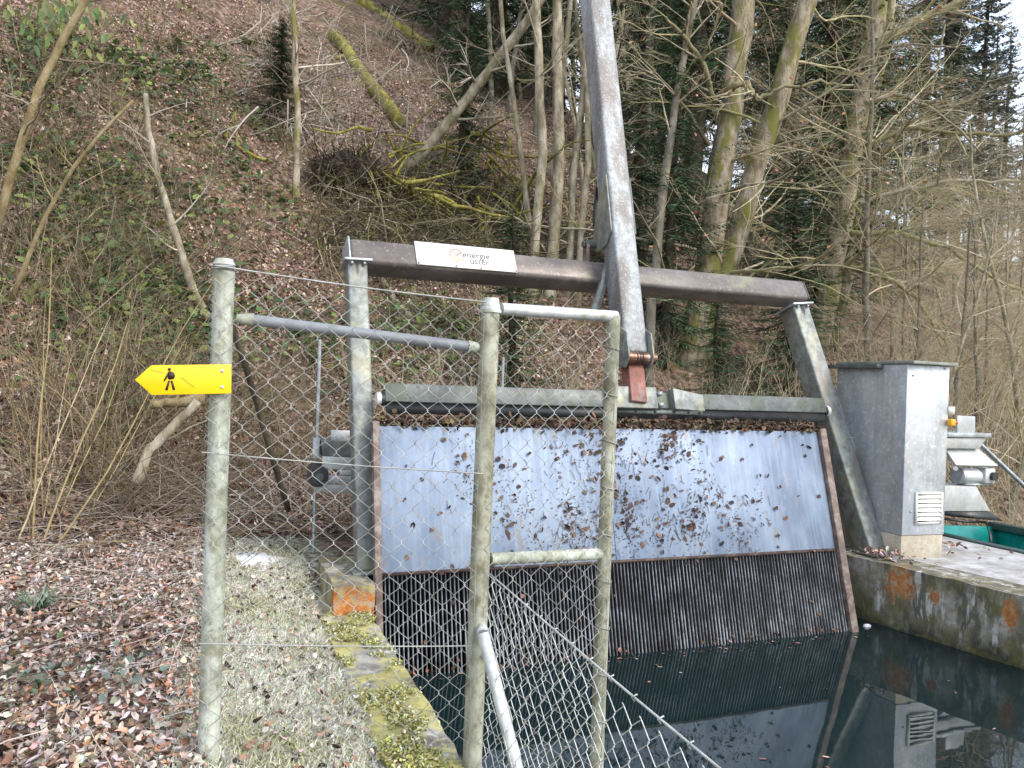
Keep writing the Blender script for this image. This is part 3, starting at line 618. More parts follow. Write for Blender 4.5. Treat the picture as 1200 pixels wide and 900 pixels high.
c = PY(371, 555, 4.62); mb = MB().tube([c+Vector((-.01,-.13,0)), c+Vector((.02,.13,0))], .062, 20).tube([c+Vector((.0,-.15,0)), c+Vector((.0,-.13,0))], .046, 20); dr = mb.build('tail_drum', M['black'], cv, auto=True)
c2 = c+Vector((0,-.15,0)); MB().tube([c2+Vector((0,.0,0)), c2+Vector((0,-.012,0))], .022, 12).build('bearing', M['bar'], dr, auto=True)
mb = MB().box(PY(370,525,4.58), (.018,.03,.06)); mb.build('hanger', M['galv'], cv, bevel=.002)
ta = PY(414, 530, 4.68); MB().box(((ta.x+5.3)/2, 4.68, .60), ((5.3-ta.x)/2, .16, .035)).build('trough', M['bar'], cv)
# discharge end (right)
YR = 4.45
def slab(pts, y, dep, mat, name, par=cv, bev=.003):
    q = fl(pts, y); return MB().hexa([q[3], q[2], q[1], q[0]], [p+Vector((0,dep,0)) for p in (q[3], q[2], q[1], q[0])]).build(name, M[mat], par, bevel=bev)
slab([(1122,487), (1143,488), (1143,508), (1122,507)], YR, .02, 'sheet', 'back_plate')
slab([(1100,507), (1162,508), (1162,513), (1100,512)], YR-.06, .3, 'galv', 'hopper_rim')
hq = fl([(1100,513), (1156,513), (1148,526), (1100,525)], YR-.04); MB().hexa([hq[3], hq[2], hq[1], hq[0]], [p+Vector((0,.22,0)) for p in (hq[3], hq[2], hq[1], hq[0])]).build('hopper', M['sheet'], cv, bevel=.002)
a = fl([(1108,526), (1146,525), (1170,546), (1120,546)], YR); a[2] = PY(1170,546,YR-.10); a[3] = PY(1121,545,YR-.10)
MB().hexa([a[3], a[2], a[1], a[0]], [p+Vector((0,.02,-.012)) for p in (a[3], a[2], a[1], a[0])]).build('rain_hood', M['sheet'], cv, bevel=.002)
m0, m1 = PY(1122,557,YR), PY(1146,558,YR-.02)
mo = MB().tube([m0, m0.lerp(m1,.1), m0.lerp(m1,.85), m1], [.058,.064,.064,.050], 18).build('motor', M['alu'], cv, auto=True)
MB().tube([m0-X1*.004, m0+X1*.03], .067, 18).build('fan_cover', M['galv'], mo, auto=True)
gq = PY(1153,557,YR-.02); MB().box(gq, (.055,.06,.062)).build('gearbox', M['alu'], mo, bevel=.012)
mb = MB().tube([gq+Vector((.02,-.06,0)), gq+Vector((.02,-.085,0))], .034, 14); mb.build('shaft_hub', M['black'], mo, auto=True)
MB().tube([PY(1120,549,YR-.1), PY(1120,549,YR-.13)], .018, 10).build('gland', M['alu'], mo, auto=True)
MB().box(PY(1140,567,YR), (.12,.05,.008)).build('motor_foot', M['sheet'], mo)
slab([(1100,569), (1144,570), (1161,599), (1100,599)], YR-.05, .26, 'sheet', 'chute')
a = fl([(1108,600), (1161,600), (1176,611), (1112,605)], YR-.06); MB().hexa([a[3], a[2], a[1], a[0]], [p+Vector((0,.28,.006)) for p in (a[3], a[2], a[1], a[0])]).build('chute_lip', M['black'], cv)
MB().tube([PY(1148,520,YR+.1), PY(1205,574,YR+.1), PY(1250,617,YR+.1)], .017, 10).build('support_pipe', M['galv'], cv, auto=True)
mb = MB()
for x in (1.0, 5.15): mb.box((x, 4.72, .27), (.03,.03,.30))
mb.pieces('support_leg', M['galv'], cv)
MB().tube([PY(1100,607,YR), PY(1130,611,YR-.1), PY(1155,612,YR), PY(1160,625,YR-.1), PY(1162,640,YR-.15)], .010, 8).build('cable', M['black'], cv, smooth=True)

# rod stakes
for px, y0_, y1_, yy, lab in ((375, 398, 514, 4.75, 'thin grey rod standing behind the drum of the conveyor, left of the leg'), (590, 418, 500, 4.9, 'short thin grey rod behind the rake bar, right of the middle fence post')):
    a, b_ = PY(px, y0_, yy), PY(px-3, y1_, yy); b_.z = .0 if px < 400 else -.0
    tag(MB().tube([a, b_], .010, 8).build('marker_rod', M['galv'], auto=True), lab, 'rod')
a, b_ = PY(716, 380, 4.7), PY(707, 462, 4.7); b_ = a + (b_-a)*3.5
tag(MB().tube([a, b_], [.008,.011], 6).build('wooden_stake', M['bark_olive'], auto=True), 'thin wooden stake behind the rake bar next to the right fence pipe', 'stake')

# skip container
sk = thing('skip_container', 'teal open waste skip beyond the concrete walkway at right', 'container', (6.3, 4.0, -1.15))
x0, x1, y0, y1, zt, zb = 5.36, 6.75, 2.2, 5.05, -.03, -1.15
def skwall(a, b_, th, name):
    mb = MB(); A0, B0, A1, B1 = a; mb.hexa([A0, B0, B1, A1], [Vector(p)+Vector(th) for p in (A0, B0, B1, A1)]); return mb.build(name, M['teal'], sk)
MB().hexa([(x0+.15,y0+.4,zb),(x0+.17,y0+.4,zb),(x0+.17,y1-.4,zb),(x0+.15,y1-.4,zb)], [(x0,y0,zt),(x0+.03,y0,zt),(x0+.03,y1,zt),(x0,y1,zt)]).build('side_panel', M['teal'], sk)
MB().hexa([(x1-.15,y0+.4,zb),(x1-.13,y0+.4,zb),(x1-.13,y1-.4,zb),(x1-.15,y1-.4,zb)], [(x1,y0,zt-.07),(x1+.03,y0,zt-.07),(x1+.03,y1,zt-.07),(x1,y1,zt-.07)]).build('side_panel', M['teal'], sk)
MB().hexa([(x0+.16,y1-.40,zb),(x1-.14,y1-.40,zb),(x1-.14,y1-.37,zb),(x0+.16,y1-.37,zb)], [(x0+.03,y1-.03,zt),(x1,y1-.03,zt-.07),(x1,y1,zt-.07),(x0+.03,y1,zt)]).build('end_panel', M['teal'], sk)
MB().hexa([(x0+.16,y0+.40,zb),(x1-.14,y0+.40,zb),(x1-.14,y0+.43,zb),(x0+.16,y0+.43,zb)], [(x0+.03,y0,zt),(x1,y0,zt-.07),(x1,y0+.03,zt-.07),(x0+.03,y0+.03,zt)]).build('end_panel', M['teal'], sk)
MB().box(((x0+x1)/2, (y0+y1)/2, zb+.02), ((x1-x0)/2-.16, (y1-y0)/2-.4, .012)).build('floor_panel', M['dkgreen'], sk)
MB().box((x0-.01, (y0+y1)/2, zt+.012), (.045, (y1-y0)/2+.02, .03)).build('rim', M['dkgreen'], sk, bevel=.004)
MB().box((x1+.02, (y0+y1)/2, zt-.06), (.045, (y1-y0)/2+.02, .03)).build('rim', M['dkgreen'], sk, bevel=.004)

# ------------------------------------------------------------------ chain link fence
FY = 2.20
fence = thing('chain_link_fence', 'grey chain link fence across the path with wing out over the water', 'fence', (.38, FY, 0))
def post(px_t, py_t, px_b, py_b, y, r, mat, name, zbot=None, dome=True):
    a = PY(px_t, py_t, y); b_ = PY(px_b, py_b, y)
    if zbot is not None: b_ = a + (b_-a)*((zbot-a.z)/(b_.z-a.z))
    d = (b_-a).normalized(); pts = [a, a+d*.006, a+d*.02] if dome else [a]; rr = [r*.55, r*.86, r] if dome else [r]
    n = 14
    for k in range(1, n+1): pts.append(a.lerp(b_, k/n) if k/n > .03 else a+d*.03); rr.append(r)
    o = MB().tube(pts, rr, 18).build(name, mat, fence, auto=True); return o, a, b_
pl, la, lb_ = post(263, 304, 244, 890, 2.25, .0285, M['post'], 'post', -.15)
MB().tube([la+Vector((0,0,.001)), la+Vector((0,0,-.016))], [.022,.031], 18).build('post_cap', M['pipe'], pl, auto=True)
pm, ma, mb_ = post(575, 351, 553, 900, 2.17, .0290, M['post_old'], 'post', -.12)
MB().tube([ma+Vector((0,0,.004)), ma+Vector((0,0,-.03)), ma+Vector((0,0,-.031)), ma+Vector((0,0,-.04))], [.024,.031,.034,.034], 16).build('post_cap', M['pipe'], pm, auto=True)
pr, ra, rb_ = post(719, 370, 699, 900, 2.21, .0225, M['post_old'], 'wing_pipe', -.42, False)
j0, j1 = PY(588, 362, 2.18), PY(722, 371, 2.21)
MB().tube([j0, j1], .0185, 14).build('wing_rail', M['pipe'], fence, auto=True)
j0, j1 = PY(575, 655, 2.18), PY(706, 649, 2.21); MB().tube([j0, j1], .0185, 14).build('wing_rail', M['post'], fence, auto=True)
r0, r1 = PY(297, 375, 2.24), PY(548, 406, 2.18); rl = MB().tube([r0, r1], .0155, 14).build('top_rail', M['pvc'], fence, auto=True)
a0, a1 = PY(277, 373, 2.24), PY(566, 408, 2.18)
MB().tube([a0, r0+(r1-r0)*.0], [.012,.019], 12).tube([r1, a1], [.019,.012], 12).pieces('rail_fitting', M['post'], rl, auto=True)
br0, br1 = PY(566, 742, 2.11), PY(612, 925, 1.93)
MB().tube([br0, br1, br1+(br1-br0)*.6], .018, 12).tube([PY(565,732,2.13), br0], [.012,.020], 12).build('brace_pipe', M['pipe'], fence, auto=True)
b2a, b2b = PY(281, 392, 2.27), PY(338, 592, 2.9); 
def chain(mb, org, ax, nn, width, zlo, zhi, cell=.063, r=.00095, zcl=None, seed=0):
    """zigzag wires hooked into each other; ax horizontal, nn out of plane; zlo/zhi functions of s."""
    c2 = cell/2; n = int(width/c2)+1; q = random.Random(seed)
    for k in range(n):
        s0, s1 = k*c2, (k+1)*c2
        lo, hi = zlo(s0+c2/2), zhi(s0+c2/2)
        pts = []; j = math.ceil(lo/c2)
        while j*c2 <= hi:
            left = (j+k) % 2 == 0; s = s0-.0016 if left else s1+.0016
            if s <= width+.002:
                sag = .004*math.sin(s*7+j*.4)+.003*math.sin(j*.21+s*3)
                dep = .0022 if (j % 2 == 0) else -.0022
                base = org + ax*s + nn*sag + Vector((0,0,j*c2 + .003*math.sin(s*5+seed)))
                d = ax*(.0022 if left else -.0022)
                pts += [base + nn*dep + Vector((0,0,-.004)) + d, base + nn*0 , base - nn*dep + Vector((0,0,.004)) + d]
            j += 1
        if len(pts) > 3: mb.tube(pts, r, 4, cap=False)
lx = la.x-.034
mA = MB(); o_ = Vector((lx, la.y-.036, 0)); tgt = Vector((ma.x, ma.y-.034, 0)); axA = (tgt-o_).normalized(); wA = (tgt-o_).length
chain(mA, o_, axA, Vector((0,1,0)), wA, lambda s: -.03, lambda s: 1.345-.045*s/wA-.012*math.sin(math.pi*s/wA), seed=1); mA.build('mesh_panel', M['wire'], fence, smooth=True)
mB_ = MB(); o2 = tgt.copy(); tg2 = Vector((ra.x+.012, ra.y-.027, 0)); axB = (tg2-o2).normalized(); wB = (tg2-o2).length
chain(mB_, o2, axB, Vector((0,1,0)), wB, lambda s: -.40, lambda s: 1.275-.01*s/wB, seed=2); mB_.build('mesh_panel', M['wire'], fence, smooth=True)
mW = MB()
def wire(px0, py0, px1, py1, y0, y1, r=.0022, sag=.004):
    a, b_ = PY(px0, py0, y0), PY(px1, py1, y1); mW.tube([a] + [a.lerp(b_, k/8) - Vector((0,0,sag*math.sin(math.pi*k/8))) for k in range(1, 8)] + [b_], r, 5, cap=False)
wire(252, 311, 570, 354, 2.21, 2.13, .0025, .006); wire(236, 530, 566, 555, 2.21, 2.13, .002); wire(232, 754, 556, 757, 2.21, 2.13, .002)
mW.pieces('tension_wire', M['wire'], fence, smooth=True); mW = MB()
for yy in (0, .006): mW.tube([la+Vector((-.033,-.02,-.03+yy)), la+Vector((-.01,-.034,-.028+yy)), la+Vector((.02,-.03,-.026+yy)), la+Vector((.033,0,-.03+yy))], .0022, 5)
mW.pieces('tie_wire', M['wire'], fence, smooth=True); mW = MB()
for k in range(60):                                                # tying spiral at the left edge of the mesh
    t = k/60; z = 1.33-1.36*t; mW.tube([Vector((lx+.000, la.y-.03, z)), Vector((lx+.004, la.y-.040, z-.008)), Vector((lx+.008, la.y-.03, z-.016))], .0014, 4)
mW.build('lacing_wire', M['bar'], fence, smooth=True); mW = MB()
for k in range(9): mW.tube([ra+Vector((-.027,0,-.10-k*.15)), ra+Vector((-.015,-.024,-.105-k*.15)), ra+Vector((.01,-.026,-.112-k*.15)), ra+Vector((.025,-.005,-.11-k*.15))], .0018, 4)
mW.pieces('tie_wire', M['wire'], fence, smooth=True)
# low fence running back along the wall edge
lowf = thing('low_chain_link_fence', 'low sloping chain link mesh hanging along the canal wall edge in front', 'fence', (.74, 1.2, -.08))
f0 = Vector((ma.x+.012, 2.13, 0)); f1 = PY(842, 899, 1.0); f1z = f1.z; f1.z = 0; axL = (f1-f0); f1e = f0 + axL*1.35; axL = (f1e-f0).normalized(); wL = (f1e-f0).length
top0 = PY(578, 673, 2.13).z
topz = lambda s: top0 + (f1z-top0)*s/(wL/1.35)
mC = MB(); chain(mC, f0, axL, Vector((1,0,0)), wL, lambda s: -.35, topz, seed=3, r=.00115, cell=.064); mC.build('mesh_panel', M['pipe'], lowf, smooth=True)
mC = MB(); mC.tube([f0+Vector((0,0,topz(0)+.004))] + [f0+axL*(wL*k/10)+Vector((0,0,topz(wL*k/10)+.004-.006*math.sin(math.pi*k/10))) for k in range(1, 11)], .0023, 6)
mC.build('top_wire', M['pipe'], lowf, smooth=True); mC = MB()
for k in range(13): 
    s = wL*(.2+.8*k/13); p = f0+axL*s+Vector((0,0,topz(s))); mC.tube([p+Vector((.004,0,.006)), p+Vector((-.006,.004,0)), p+Vector((.004,.01,-.012))], .0015, 4)
mC.pieces('tie_loop', M['pipe'], lowf, smooth=True)
e = f0+axL*(wL+.02); MB().tube([Vector((e.x, e.y, topz(wL)+.05)), Vector((e.x, e.y, -.3))], .022, 14).build('post', M['post_old'], lowf, auto=True)

# trail sign
SY = la.y-.050
tg_ = thing('trail_sign', 'yellow arrow shaped hiking sign pointing left on the fence post', 'sign', PY(216, 446, SY))
pp = [PY(x, y, SY) for x, y in ((158,445), (177.5,428), (271,427), (271,461), (178,463))]
MB().prism(pp, (0, .003, 0)).build('panel', M['yellow'], tg_, bevel=.0008)
def flat(poly, mat, name):
    return MB().prism([PY(x, y, SY-.0012) for x, y in poly], (0, .001, 0)).build(name, mat, tg_)
cx, cy = 198.5, 432.8
pic = MB(); SYp = SY-.0012
def addp(poly): pic.prism([PY(x, y, SYp) for x, y in poly], (0, .0010, 0))
addp([(cx+1.9*math.cos(k*math.pi/6), cy+1.9*math.sin(k*math.pi/6)) for k in range(12)])
addp([(197.2,435.4), (200.6,435.2), (204.0,436.8), (205.0,440.0), (204.6,443.2), (201.8,444.6), (198.2,444.8), (196.6,443.8)])
addp([(197.2,435.6), (197.4,440.0), (194.2,445.2), (192.6,444.2), (195.0,439.2)])
addp([(192.4,443.6), (194.2,444.4), (193.4,447.0), (191.6,446.4)])
addp([(197.0,446.0), (199.4,446.2), (196.4,457.6), (193.4,457.0)])
addp([(199.8,446.2), (202.2,445.8), (205.4,456.6), (202.6,457.6)])
pic.build('pictogram', M['sign_black'], tg_)
mb = MB()
for (px, py) in ((260.5,434.5), (260.5,453.5)):
    q = PY(px, py, SY); mb.tube([q+Vector((0,.06,0)), q+Vector((0,-.002,0)), q+Vector((0,-.004,0))], [.0048,.0048,.003], 10)
mb.pieces('bolt', M['pipe'], tg_)
mb = MB().tube([PY(212,442,SY-.0007), PY(228,454,SY-.0007)], .0007, 4).tube([PY(176,433,SY-.0007), PY(192,437,SY-.0007)], .0005, 4); mb.pieces('scratch', M['bark_olive'], tg_)
#VEGETATION

# ================================================================== vegetation
def rv(s=1.0): return Vector((rnd.gauss(0, s), rnd.gauss(0, s), rnd.gauss(0, s)))
def limb(mb, p, d, L, r0, r1, segs, wob, lift=0.0, sides=5, col=None):
    pts = [p.copy()]; rr = [r0]; d = d.normalized(); ds = [d.copy()]
    for k in range(segs):
        d = (d + rv(wob) + Vector((0,0,lift))).normalized(); p = p + d*(L/segs); pts.append(p.copy()); ds.append(d.copy()); rr.append(r0+(r1-r0)*(k+1)/segs)
    mb.tube(pts, rr, sides, cap=False, col=col); return pts, ds
def side_dir(d, ang):
    a = d.orthogonal().normalized(); b = d.cross(a); w = rnd.uniform(0, 2*math.pi)
    return (d*math.cos(ang) + (a*math.cos(w)+b*math.sin(w))*math.sin(ang)).normalized()
TW = [(.20,.165,.125), (.26,.225,.175), (.16,.13,.10), (.22,.20,.13), (.30,.265,.215)]
def twig_col(base=TW): c = rnd.choice(base); j = rnd.uniform(.75, 1.25); return tuple(k*j for k in c)
def branch(mb, p, d, L, r, lev, nch=(7, 6, 5), wob=.10, lift=.02, droop=0, ang=(30, 62), cols=TW, col=None, tips=None, flat=0.0):
    col = col or twig_col(cols)
    segs = (8, 6, 4, 3)[min(3-lev, 3)] if lev <= 3 else 9
    sides = (3, 3, 4, 5, 6)[min(lev, 4)]
    pts, ds = limb(mb, p, d, L, r, r*.25, segs, wob, lift-droop, sides, col)
    if lev == 0:
        if tips is not None: tips.append((pts[-1], ds[-1]))
        return
    n = nch[min(len(nch)-1, 3-lev)] if lev <= 3 else nch[0]
    n = max(2, int(n*rnd.uniform(.75, 1.25)))
    for k in range(n):
        t = rnd.uniform(.2, 1.0); i = min(int(t*segs), segs-1); q = pts[i].lerp(pts[i+1], t*segs-i)
        dd = side_dir(ds[i], R(rnd.uniform(*ang)))
        if flat: dd.z *= (1-flat); dd.normalize()
        branch(mb, q, dd, L*rnd.uniform(.35, .62)*(1.1-.45*t), max(r*(1-.7*t)*.55, .0012), lev-1, nch, wob*1.15, lift, droop, ang, cols, None, tips, flat)
def trunk_tube(mb, pts, r0, r1, sides=9, wob=.01, sub=3):
    P_ = []
    for a, b in zip(pts[:-1], pts[1:]):
        for k in range(sub): P_.append(a.lerp(b, k/sub) + (rv(wob) if P_ else Vector((0,0,0))))
    P_.append(pts[-1]); n = len(P_)
    rr = [(r0+(r1-r0)*(k/(n-1)))*(1+rnd.uniform(-.06,.06)) for k in range(n)]; rr[0] *= 1.35; rr[1] *= 1.1
    mb.tube(P_, rr, sides); return P_, rr
def px_trunk(pix, depth, dz=None, ext=0, lean=None):
    """polyline of picture points at real distances: depth may be a list"""
    n = len(pix); d = depth if isinstance(depth, (list, tuple)) else [depth]*n
    pts = [P(x, y, k) for (x, y), k in zip(pix, d)]
    if ext: dd = (pts[-1]-pts[-2]).normalized(); pts.append(pts[-1]+(dd+Vector((0,0,.35))).normalized()*ext*.5); pts.append(pts[-1]+(dd+Vector((0,0,.5))).normalized()*ext*.5)
    return pts
def sink(pts, s=.15):
    d = (pts[0]-pts[1]).normalized(); return [pts[0]+d*s] + pts[1:]

# ---------------- big deciduous trees placed where the photo shows them
def stem_tree(name, label, stems, mat, crown_mat, group=None, levels=2, nb=14, Lb=(1.2, 2.6), leaves=0, blow=.15, flat=.3, cols=TW, rb=.22, cat='tree', droop=.0, bias=None, ivy=0, boughs=()):
    base = Vector(stems[0][0][0]); t = thing(name, label, cat, base, group); tips = []
    mb = MB(); cr = MB(); ivp = []
    for (pts, r0, r1) in stems:
        P_, rr = trunk_tube(mb, sink(pts), r0, r1, 10, r0*.10)
        n = len(P_)
        for k in range(nb):
            f = rnd.uniform(blow, 1.0); i = min(int(f*(n-1)), n-2); q = P_[i]; ax = (P_[i+1]-P_[i]).normalized()
            d = side_dir(ax, R(rnd.uniform(45, 88)))
            if bias: d = (d + Vector(bias)*rnd.uniform(.2, 1)).normalized()
            L = rnd.uniform(*Lb)*(1.15-.4*f); branch(cr, q, d, L, max(rr[i]*rb, .006), levels, (8, 6, 5), .10, .015, droop, (28, 60), cols, None, tips, flat)
        if ivy:
            for k in range(ivy):
                i = rnd.randrange(n//4, 2*n//3); a = rnd.uniform(0, 6.28); q = P_[i].lerp(P_[i+1], rnd.random()) + Vector((math.cos(a), math.sin(a), 0))*rr[i]*rnd.uniform(1.0, 1.6); ivp.append(q)
    for (pts, r0, r1, nn, LL) in boughs:
        P_, rr = trunk_tube(cr, pts, r0, r1, 6, r0*.35, 4); cl_ = twig_col(cols)
        for j in range(len(cr.c)-len(P_)*6, len(cr.c)): cr.c[j] = tuple(k*.7 for k in cl_)
        for k in range(nn):
            i = rnd.randrange(1, len(P_)-1); dd = side_dir((P_[i+1]-P_[i]).normalized(), R(rnd.uniform(25, 70))); dd.z *= .6
            branch(cr, P_[i], dd.normalized(), rnd.uniform(*LL), rr[i]*.5, 2, (7, 5, 5), .11, .02, 0, (25,55), cols, None, tips, .4)
    tr = mb.build('trunk', mat, t, smooth=True); cr.build('crown', crown_mat, t)
    if leaves and tips:
        idx = rng.integers(0, len(tips), leaves); Pn = np.array([tips[i][0] for i in idx]) + rng.normal(0, .03, (leaves, 3))
        T, B, N = frames(np.tile([[0,0,1.]], (leaves, 1)), .9); v, q, c = leaf_quads(Pn, T, B, N, rng.uniform(.04,.075,leaves), rng.uniform(.025,.045,leaves), rng.uniform(0,.015,leaves), palette([(.42,.20,.11),(.36,.17,.09),(.50,.29,.19),(.30,.15,.09)], leaves))
        MB().raw(v, q, c).build('leaves', M['leaves'], t)
    if ivp:
        n = len(ivp); Pn = np.array(ivp); T, B, N = frames(np.tile([[0,-.6,.5]], (n, 1)), .7); v, q, c = leaf_quads(Pn, T, B, N, rng.uniform(.05,.09,n), rng.uniform(.05,.08,n), rng.uniform(0,.01,n), palette([(.03,.06,.02),(.045,.09,.03),(.02,.04,.015)], n))
        MB().raw(v, q, c).build('ivy', M['green'], t)
    return t
def gdist(px, py): return G(px, py)[1]
M['crown'] = vcol('bare_branches', .85, .2, .35, 12)
MOSSY = [(.40,.365,.21), (.37,.325,.23), (.49,.44,.32), (.33,.315,.155), (.30,.25,.18)]
PALE = [(.46,.42,.34), (.38,.34,.27), (.52,.48,.42), (.30,.27,.21)]

d1 = gdist(808, 425)
stem_tree('maple_tree', 'large twin-stemmed mossy tree just behind the right half of the brown beam',
    [(px_trunk([(803,430), (826,330), (842,230), (858,120), (872,0)], [d1, d1, d1, d1+.1, d1+.2], ext=5), .19, .145),
     (px_trunk([(818,426), (850,320), (880,220), (912,110), (947,0)], [d1+.1, d1, d1-.1, d1-.2, d1-.3], ext=5), .165, .12)],
    M['bark_moss'], M['crown'], levels=3, nb=13, Lb=(1.4, 3.4), cols=MOSSY, leaves=260, flat=.35, rb=.16, boughs=[
    (px_trunk([(846,112), (862,100), (876,96), (882,112), (890,116), (912,104), (960,96), (1000,100)], [d1-.1, d1-.3, d1-.35, d1-.35, d1-.35, d1-.4, d1-.5, d1-.6]), .05, .015, 10, (.5, 1.4)),
    (px_trunk([(838,120), (820,70), (800,40), (780,20)], [d1-.1, d1-.4, d1-.7, d1-.9]), .045, .015, 10, (.5, 1.5)),
    (px_trunk([(830,170), (800,120), (770,88), (735,75)], [d1-.1, d1-.5, d1-.9, d1-1.2]), .03, .01, 10, (.5, 1.4)),
    (px_trunk([(800,395), (782,330), (768,280), (735,225)], [d1, d1-.7, d1-1.2, d1-1.5]), .018, .007, 8, (.4, 1.2))])
d2 = gdist(958, 405)
stem_tree('ash_tree', 'mossy leaning tree with ivy rising behind the right end of the beam',
    [(px_trunk([(955,410), (975,330), (988,250), (1008,130), (1030,0)], [d2, d2, d2, d2, d2], ext=5), .19, .15),
     (px_trunk([(975,400), (990,330), (1004,240), (1019,140), (1040,30)], [d2+.3, d2+.25, d2+.2, d2+.3, d2+.4], ext=3), .11, .08)],
    M['bark_moss'], M['crown'], levels=3, nb=14, Lb=(1.6, 3.6), cols=MOSSY, leaves=160, flat=.4, rb=.16, ivy=500, boughs=[
    (px_trunk([(1008,72), (1040,42), (1082,20), (1150,-8), (1230,-30)], [d2, d2-.3, d2-.6, d2-.9, d2-1.2]), .085, .03, 12, (.8, 2.0)),
    (px_trunk([(975,310), (1030,318), (1075,350), (1105,400), (1118,440)], [d2, d2-.5, d2-.9, d2-1.2, d2-1.3]), .055, .02, 12, (.5, 1.3)),
    (px_trunk([(985,272), (1050,272), (1110,290), (1170,330), (1230,345)], [d2, d2-.5, d2-.9, d2-1.3, d2-1.6]), .05, .02, 16, (.6, 1.6)),
    (px_trunk([(985,245), (1050,226), (1110,210), (1160,214), (1230,205)], [d2, d2-.4, d2-.9, d2-1.2, d2-1.5]), .045, .016, 14, (.6, 1.6)),
    (px_trunk([(1000,180), (1060,150), (1120,156), (1180,160), (1240,140)], [d2, d2-.4, d2-.9, d2-1.2, d2-1.5]), .045, .016, 14, (.6, 1.6)),
    (px_trunk([(1000,130), (1050,110), (1100,130), (1150,180)], [d2, d2-.4, d2-.9, d2-1.2]), .04, .014, 12, (.6, 1.5))])
# the dark arching limb and the long horizontal boughs right of it
d3 = gdist(640, 352)
SP = []
for (x0_, y0__, x1_, y1_, x2_, y2_, rr_, dd) in ((622,372, 636,180, 628,0, .050, 0), (641,376, 655,180, 652,0, .062, .15), (664,372, 672,200, 690,60, .045, .3), (655,362, 648,200, 668,10, .036, .5), (676,360, 690,190, 684,0, .034, .2), (628,360, 612,190, 590,40, .03, .4)):
    SP.append((px_trunk([(x0_,y0__), ((x0_+x1_)/2+rnd.uniform(-3,3), (y0__+y1_)/2), (x1_,y1_), ((x1_+x2_)/2, (y1_+y2_)/2), (x2_,y2_)], d3+dd, ext=3), rr_*1.5, rr_*.9))
stem_tree('coppiced_tree', 'clump of slender lichen covered stems left of the galvanised boom', SP, M['bark_pale'], M['crown'], levels=2, nb=9, Lb=(.6, 1.8), cols=PALE+MOSSY, flat=.1)

def single(name, label, pix, depth, r0, r1, mat, nb=6, Lb=(.5,1.2), levels=2, ext=0, cols=TW, cat='tree', blow=.3, group=None, flat=0, droop=0):
    return stem_tree(name, label, [(px_trunk(pix, depth, ext=ext), r0, r1)], mat, M['crown'], group, levels, nb, Lb, 0, blow, flat, cols, .35, cat, droop)
dl = gdist(460, 222)
single('leaning_tree', 'thin pale leaning trunk slanting up right from the root plate', [(452,216), (490,185), (528,140), (560,100), (595,55), (634,0)], [dl-.2, dl-.4, dl-.6, dl-.7, dl-.8, dl-.9], .085, .06, M['bark_pale'], 8, (.5,1.4), 2, 3, PALE, blow=.1)
ds_ = gdist(246, 378)
single('sapling', 'bent pale grey sapling on the slope left above the fence post', [(247,380), (228,345), (212,295), (198,250), (184,205), (174,150), (171,110)], ds_, .045, .022, M['bark_pale'], 6, (.4,1.0), 2, 0, PALE)
dm = gdist(347, 232)
single('sapling', 'straight mossy young tree on the slope above the left end of the beam', [(346,238), (348,180), (349,120), (345,60), (343,0)], dm, .05, .035, M['bark_moss'], 9, (.6,1.5), 2, 2, PALE)
single('hazel_stem', 'thick tan stem leaning right at the far left edge', [(-25,330), (4,236), (27,160), (45,105), (72,50), (100,2)], [5.6,5.6,5.6,5.65,5.7,5.7], .033, .022, M['bark_olive'], 5, (.4,1.0), 2, 2, TW)
single('hazel_stem', 'thin yellow shoot slanting up right near the left edge', [(22,330), (52,255), (86,196), (118,156), (156,118)], [5.0,5,5,5,5.05], .016, .009, M['bark_olive'], 3, (.2,.5), 1, 0, [(.36,.29,.14)])

# fallen mossy trunks, root plate, logs
def log(name, label, pix, depth, r0, r1, mat, cat='log', stubs=3, group=None):
    pts = [P(x, y, k) for (x, y), k in zip(pix, depth)]; o = MB(); P_, rr = trunk_tube(o, pts, r0/1.3, r1, 10, r0*.12)
    for k in range(stubs):
        i = rnd.randrange(1, len(P_)-1); limb(o, P_[i], side_dir((P_[i+1]-P_[i]).normalized(), R(60)), rnd.uniform(.2,.7), r1*.35, r1*.1, 4, .15, .02, 5)
    return tag(o.build(name, mat, smooth=True), label, cat, group)
def gd(pix, lift=0): return [gdist(x, y)-lift for x, y in pix]
px_ = [(392,42), (415,72), (440,108), (470,146)]; log('mossy_log', 'thick moss covered trunk end tilted on the slope above the root plate', px_, gd(px_, .25), .16, .13, M['moss'])
px_ = [(420,2), (455,22), (478,38), (505,56)]; log('mossy_log', 'mossy log lying high up at the top centre of the slope', px_, gd(px_, .2), .17, .13, M['moss'])
px_ = [(545,232), (565,252), (585,266), (606,276)]; log('mossy_log', 'dark mossy log pointing down right beside the thin stem clump', px_, gd(px_, .15), .13, .08, M['moss'])
px_ = [(405,232), (418,262), (440,315), (462,352), (480,372)]; log('leaning_log', 'pale mossy pole lying on the slope seen under the left beam end', px_, gd(px_, .1), .06, .045, M['bark_pale'])
px_ = [(160,566), (176,528), (200,503), (232,470)]; log('birch_limb', 'broken flaky pale branch propped in the brush below the yellow sign', px_, [4.75,4.8,4.85,4.9], .040, .028, M['bark_pale'], 'branch', 1)
px_ = [(176,474), (205,472), (240,468)]; log('birch_limb', 'horizontal bare branch end right under the yellow sign', px_, [4.9,4.95,5.0], .03, .04, M['bark_olive'], 'branch', 1)
px_ = [(262,345), (300,470), (338,598)]; log('stick', 'long dark stick leaning behind the fence rail beside the left post', px_, [3.6,3.9,4.3], .018, .016, M['bark_dark'], 'branch', 0)
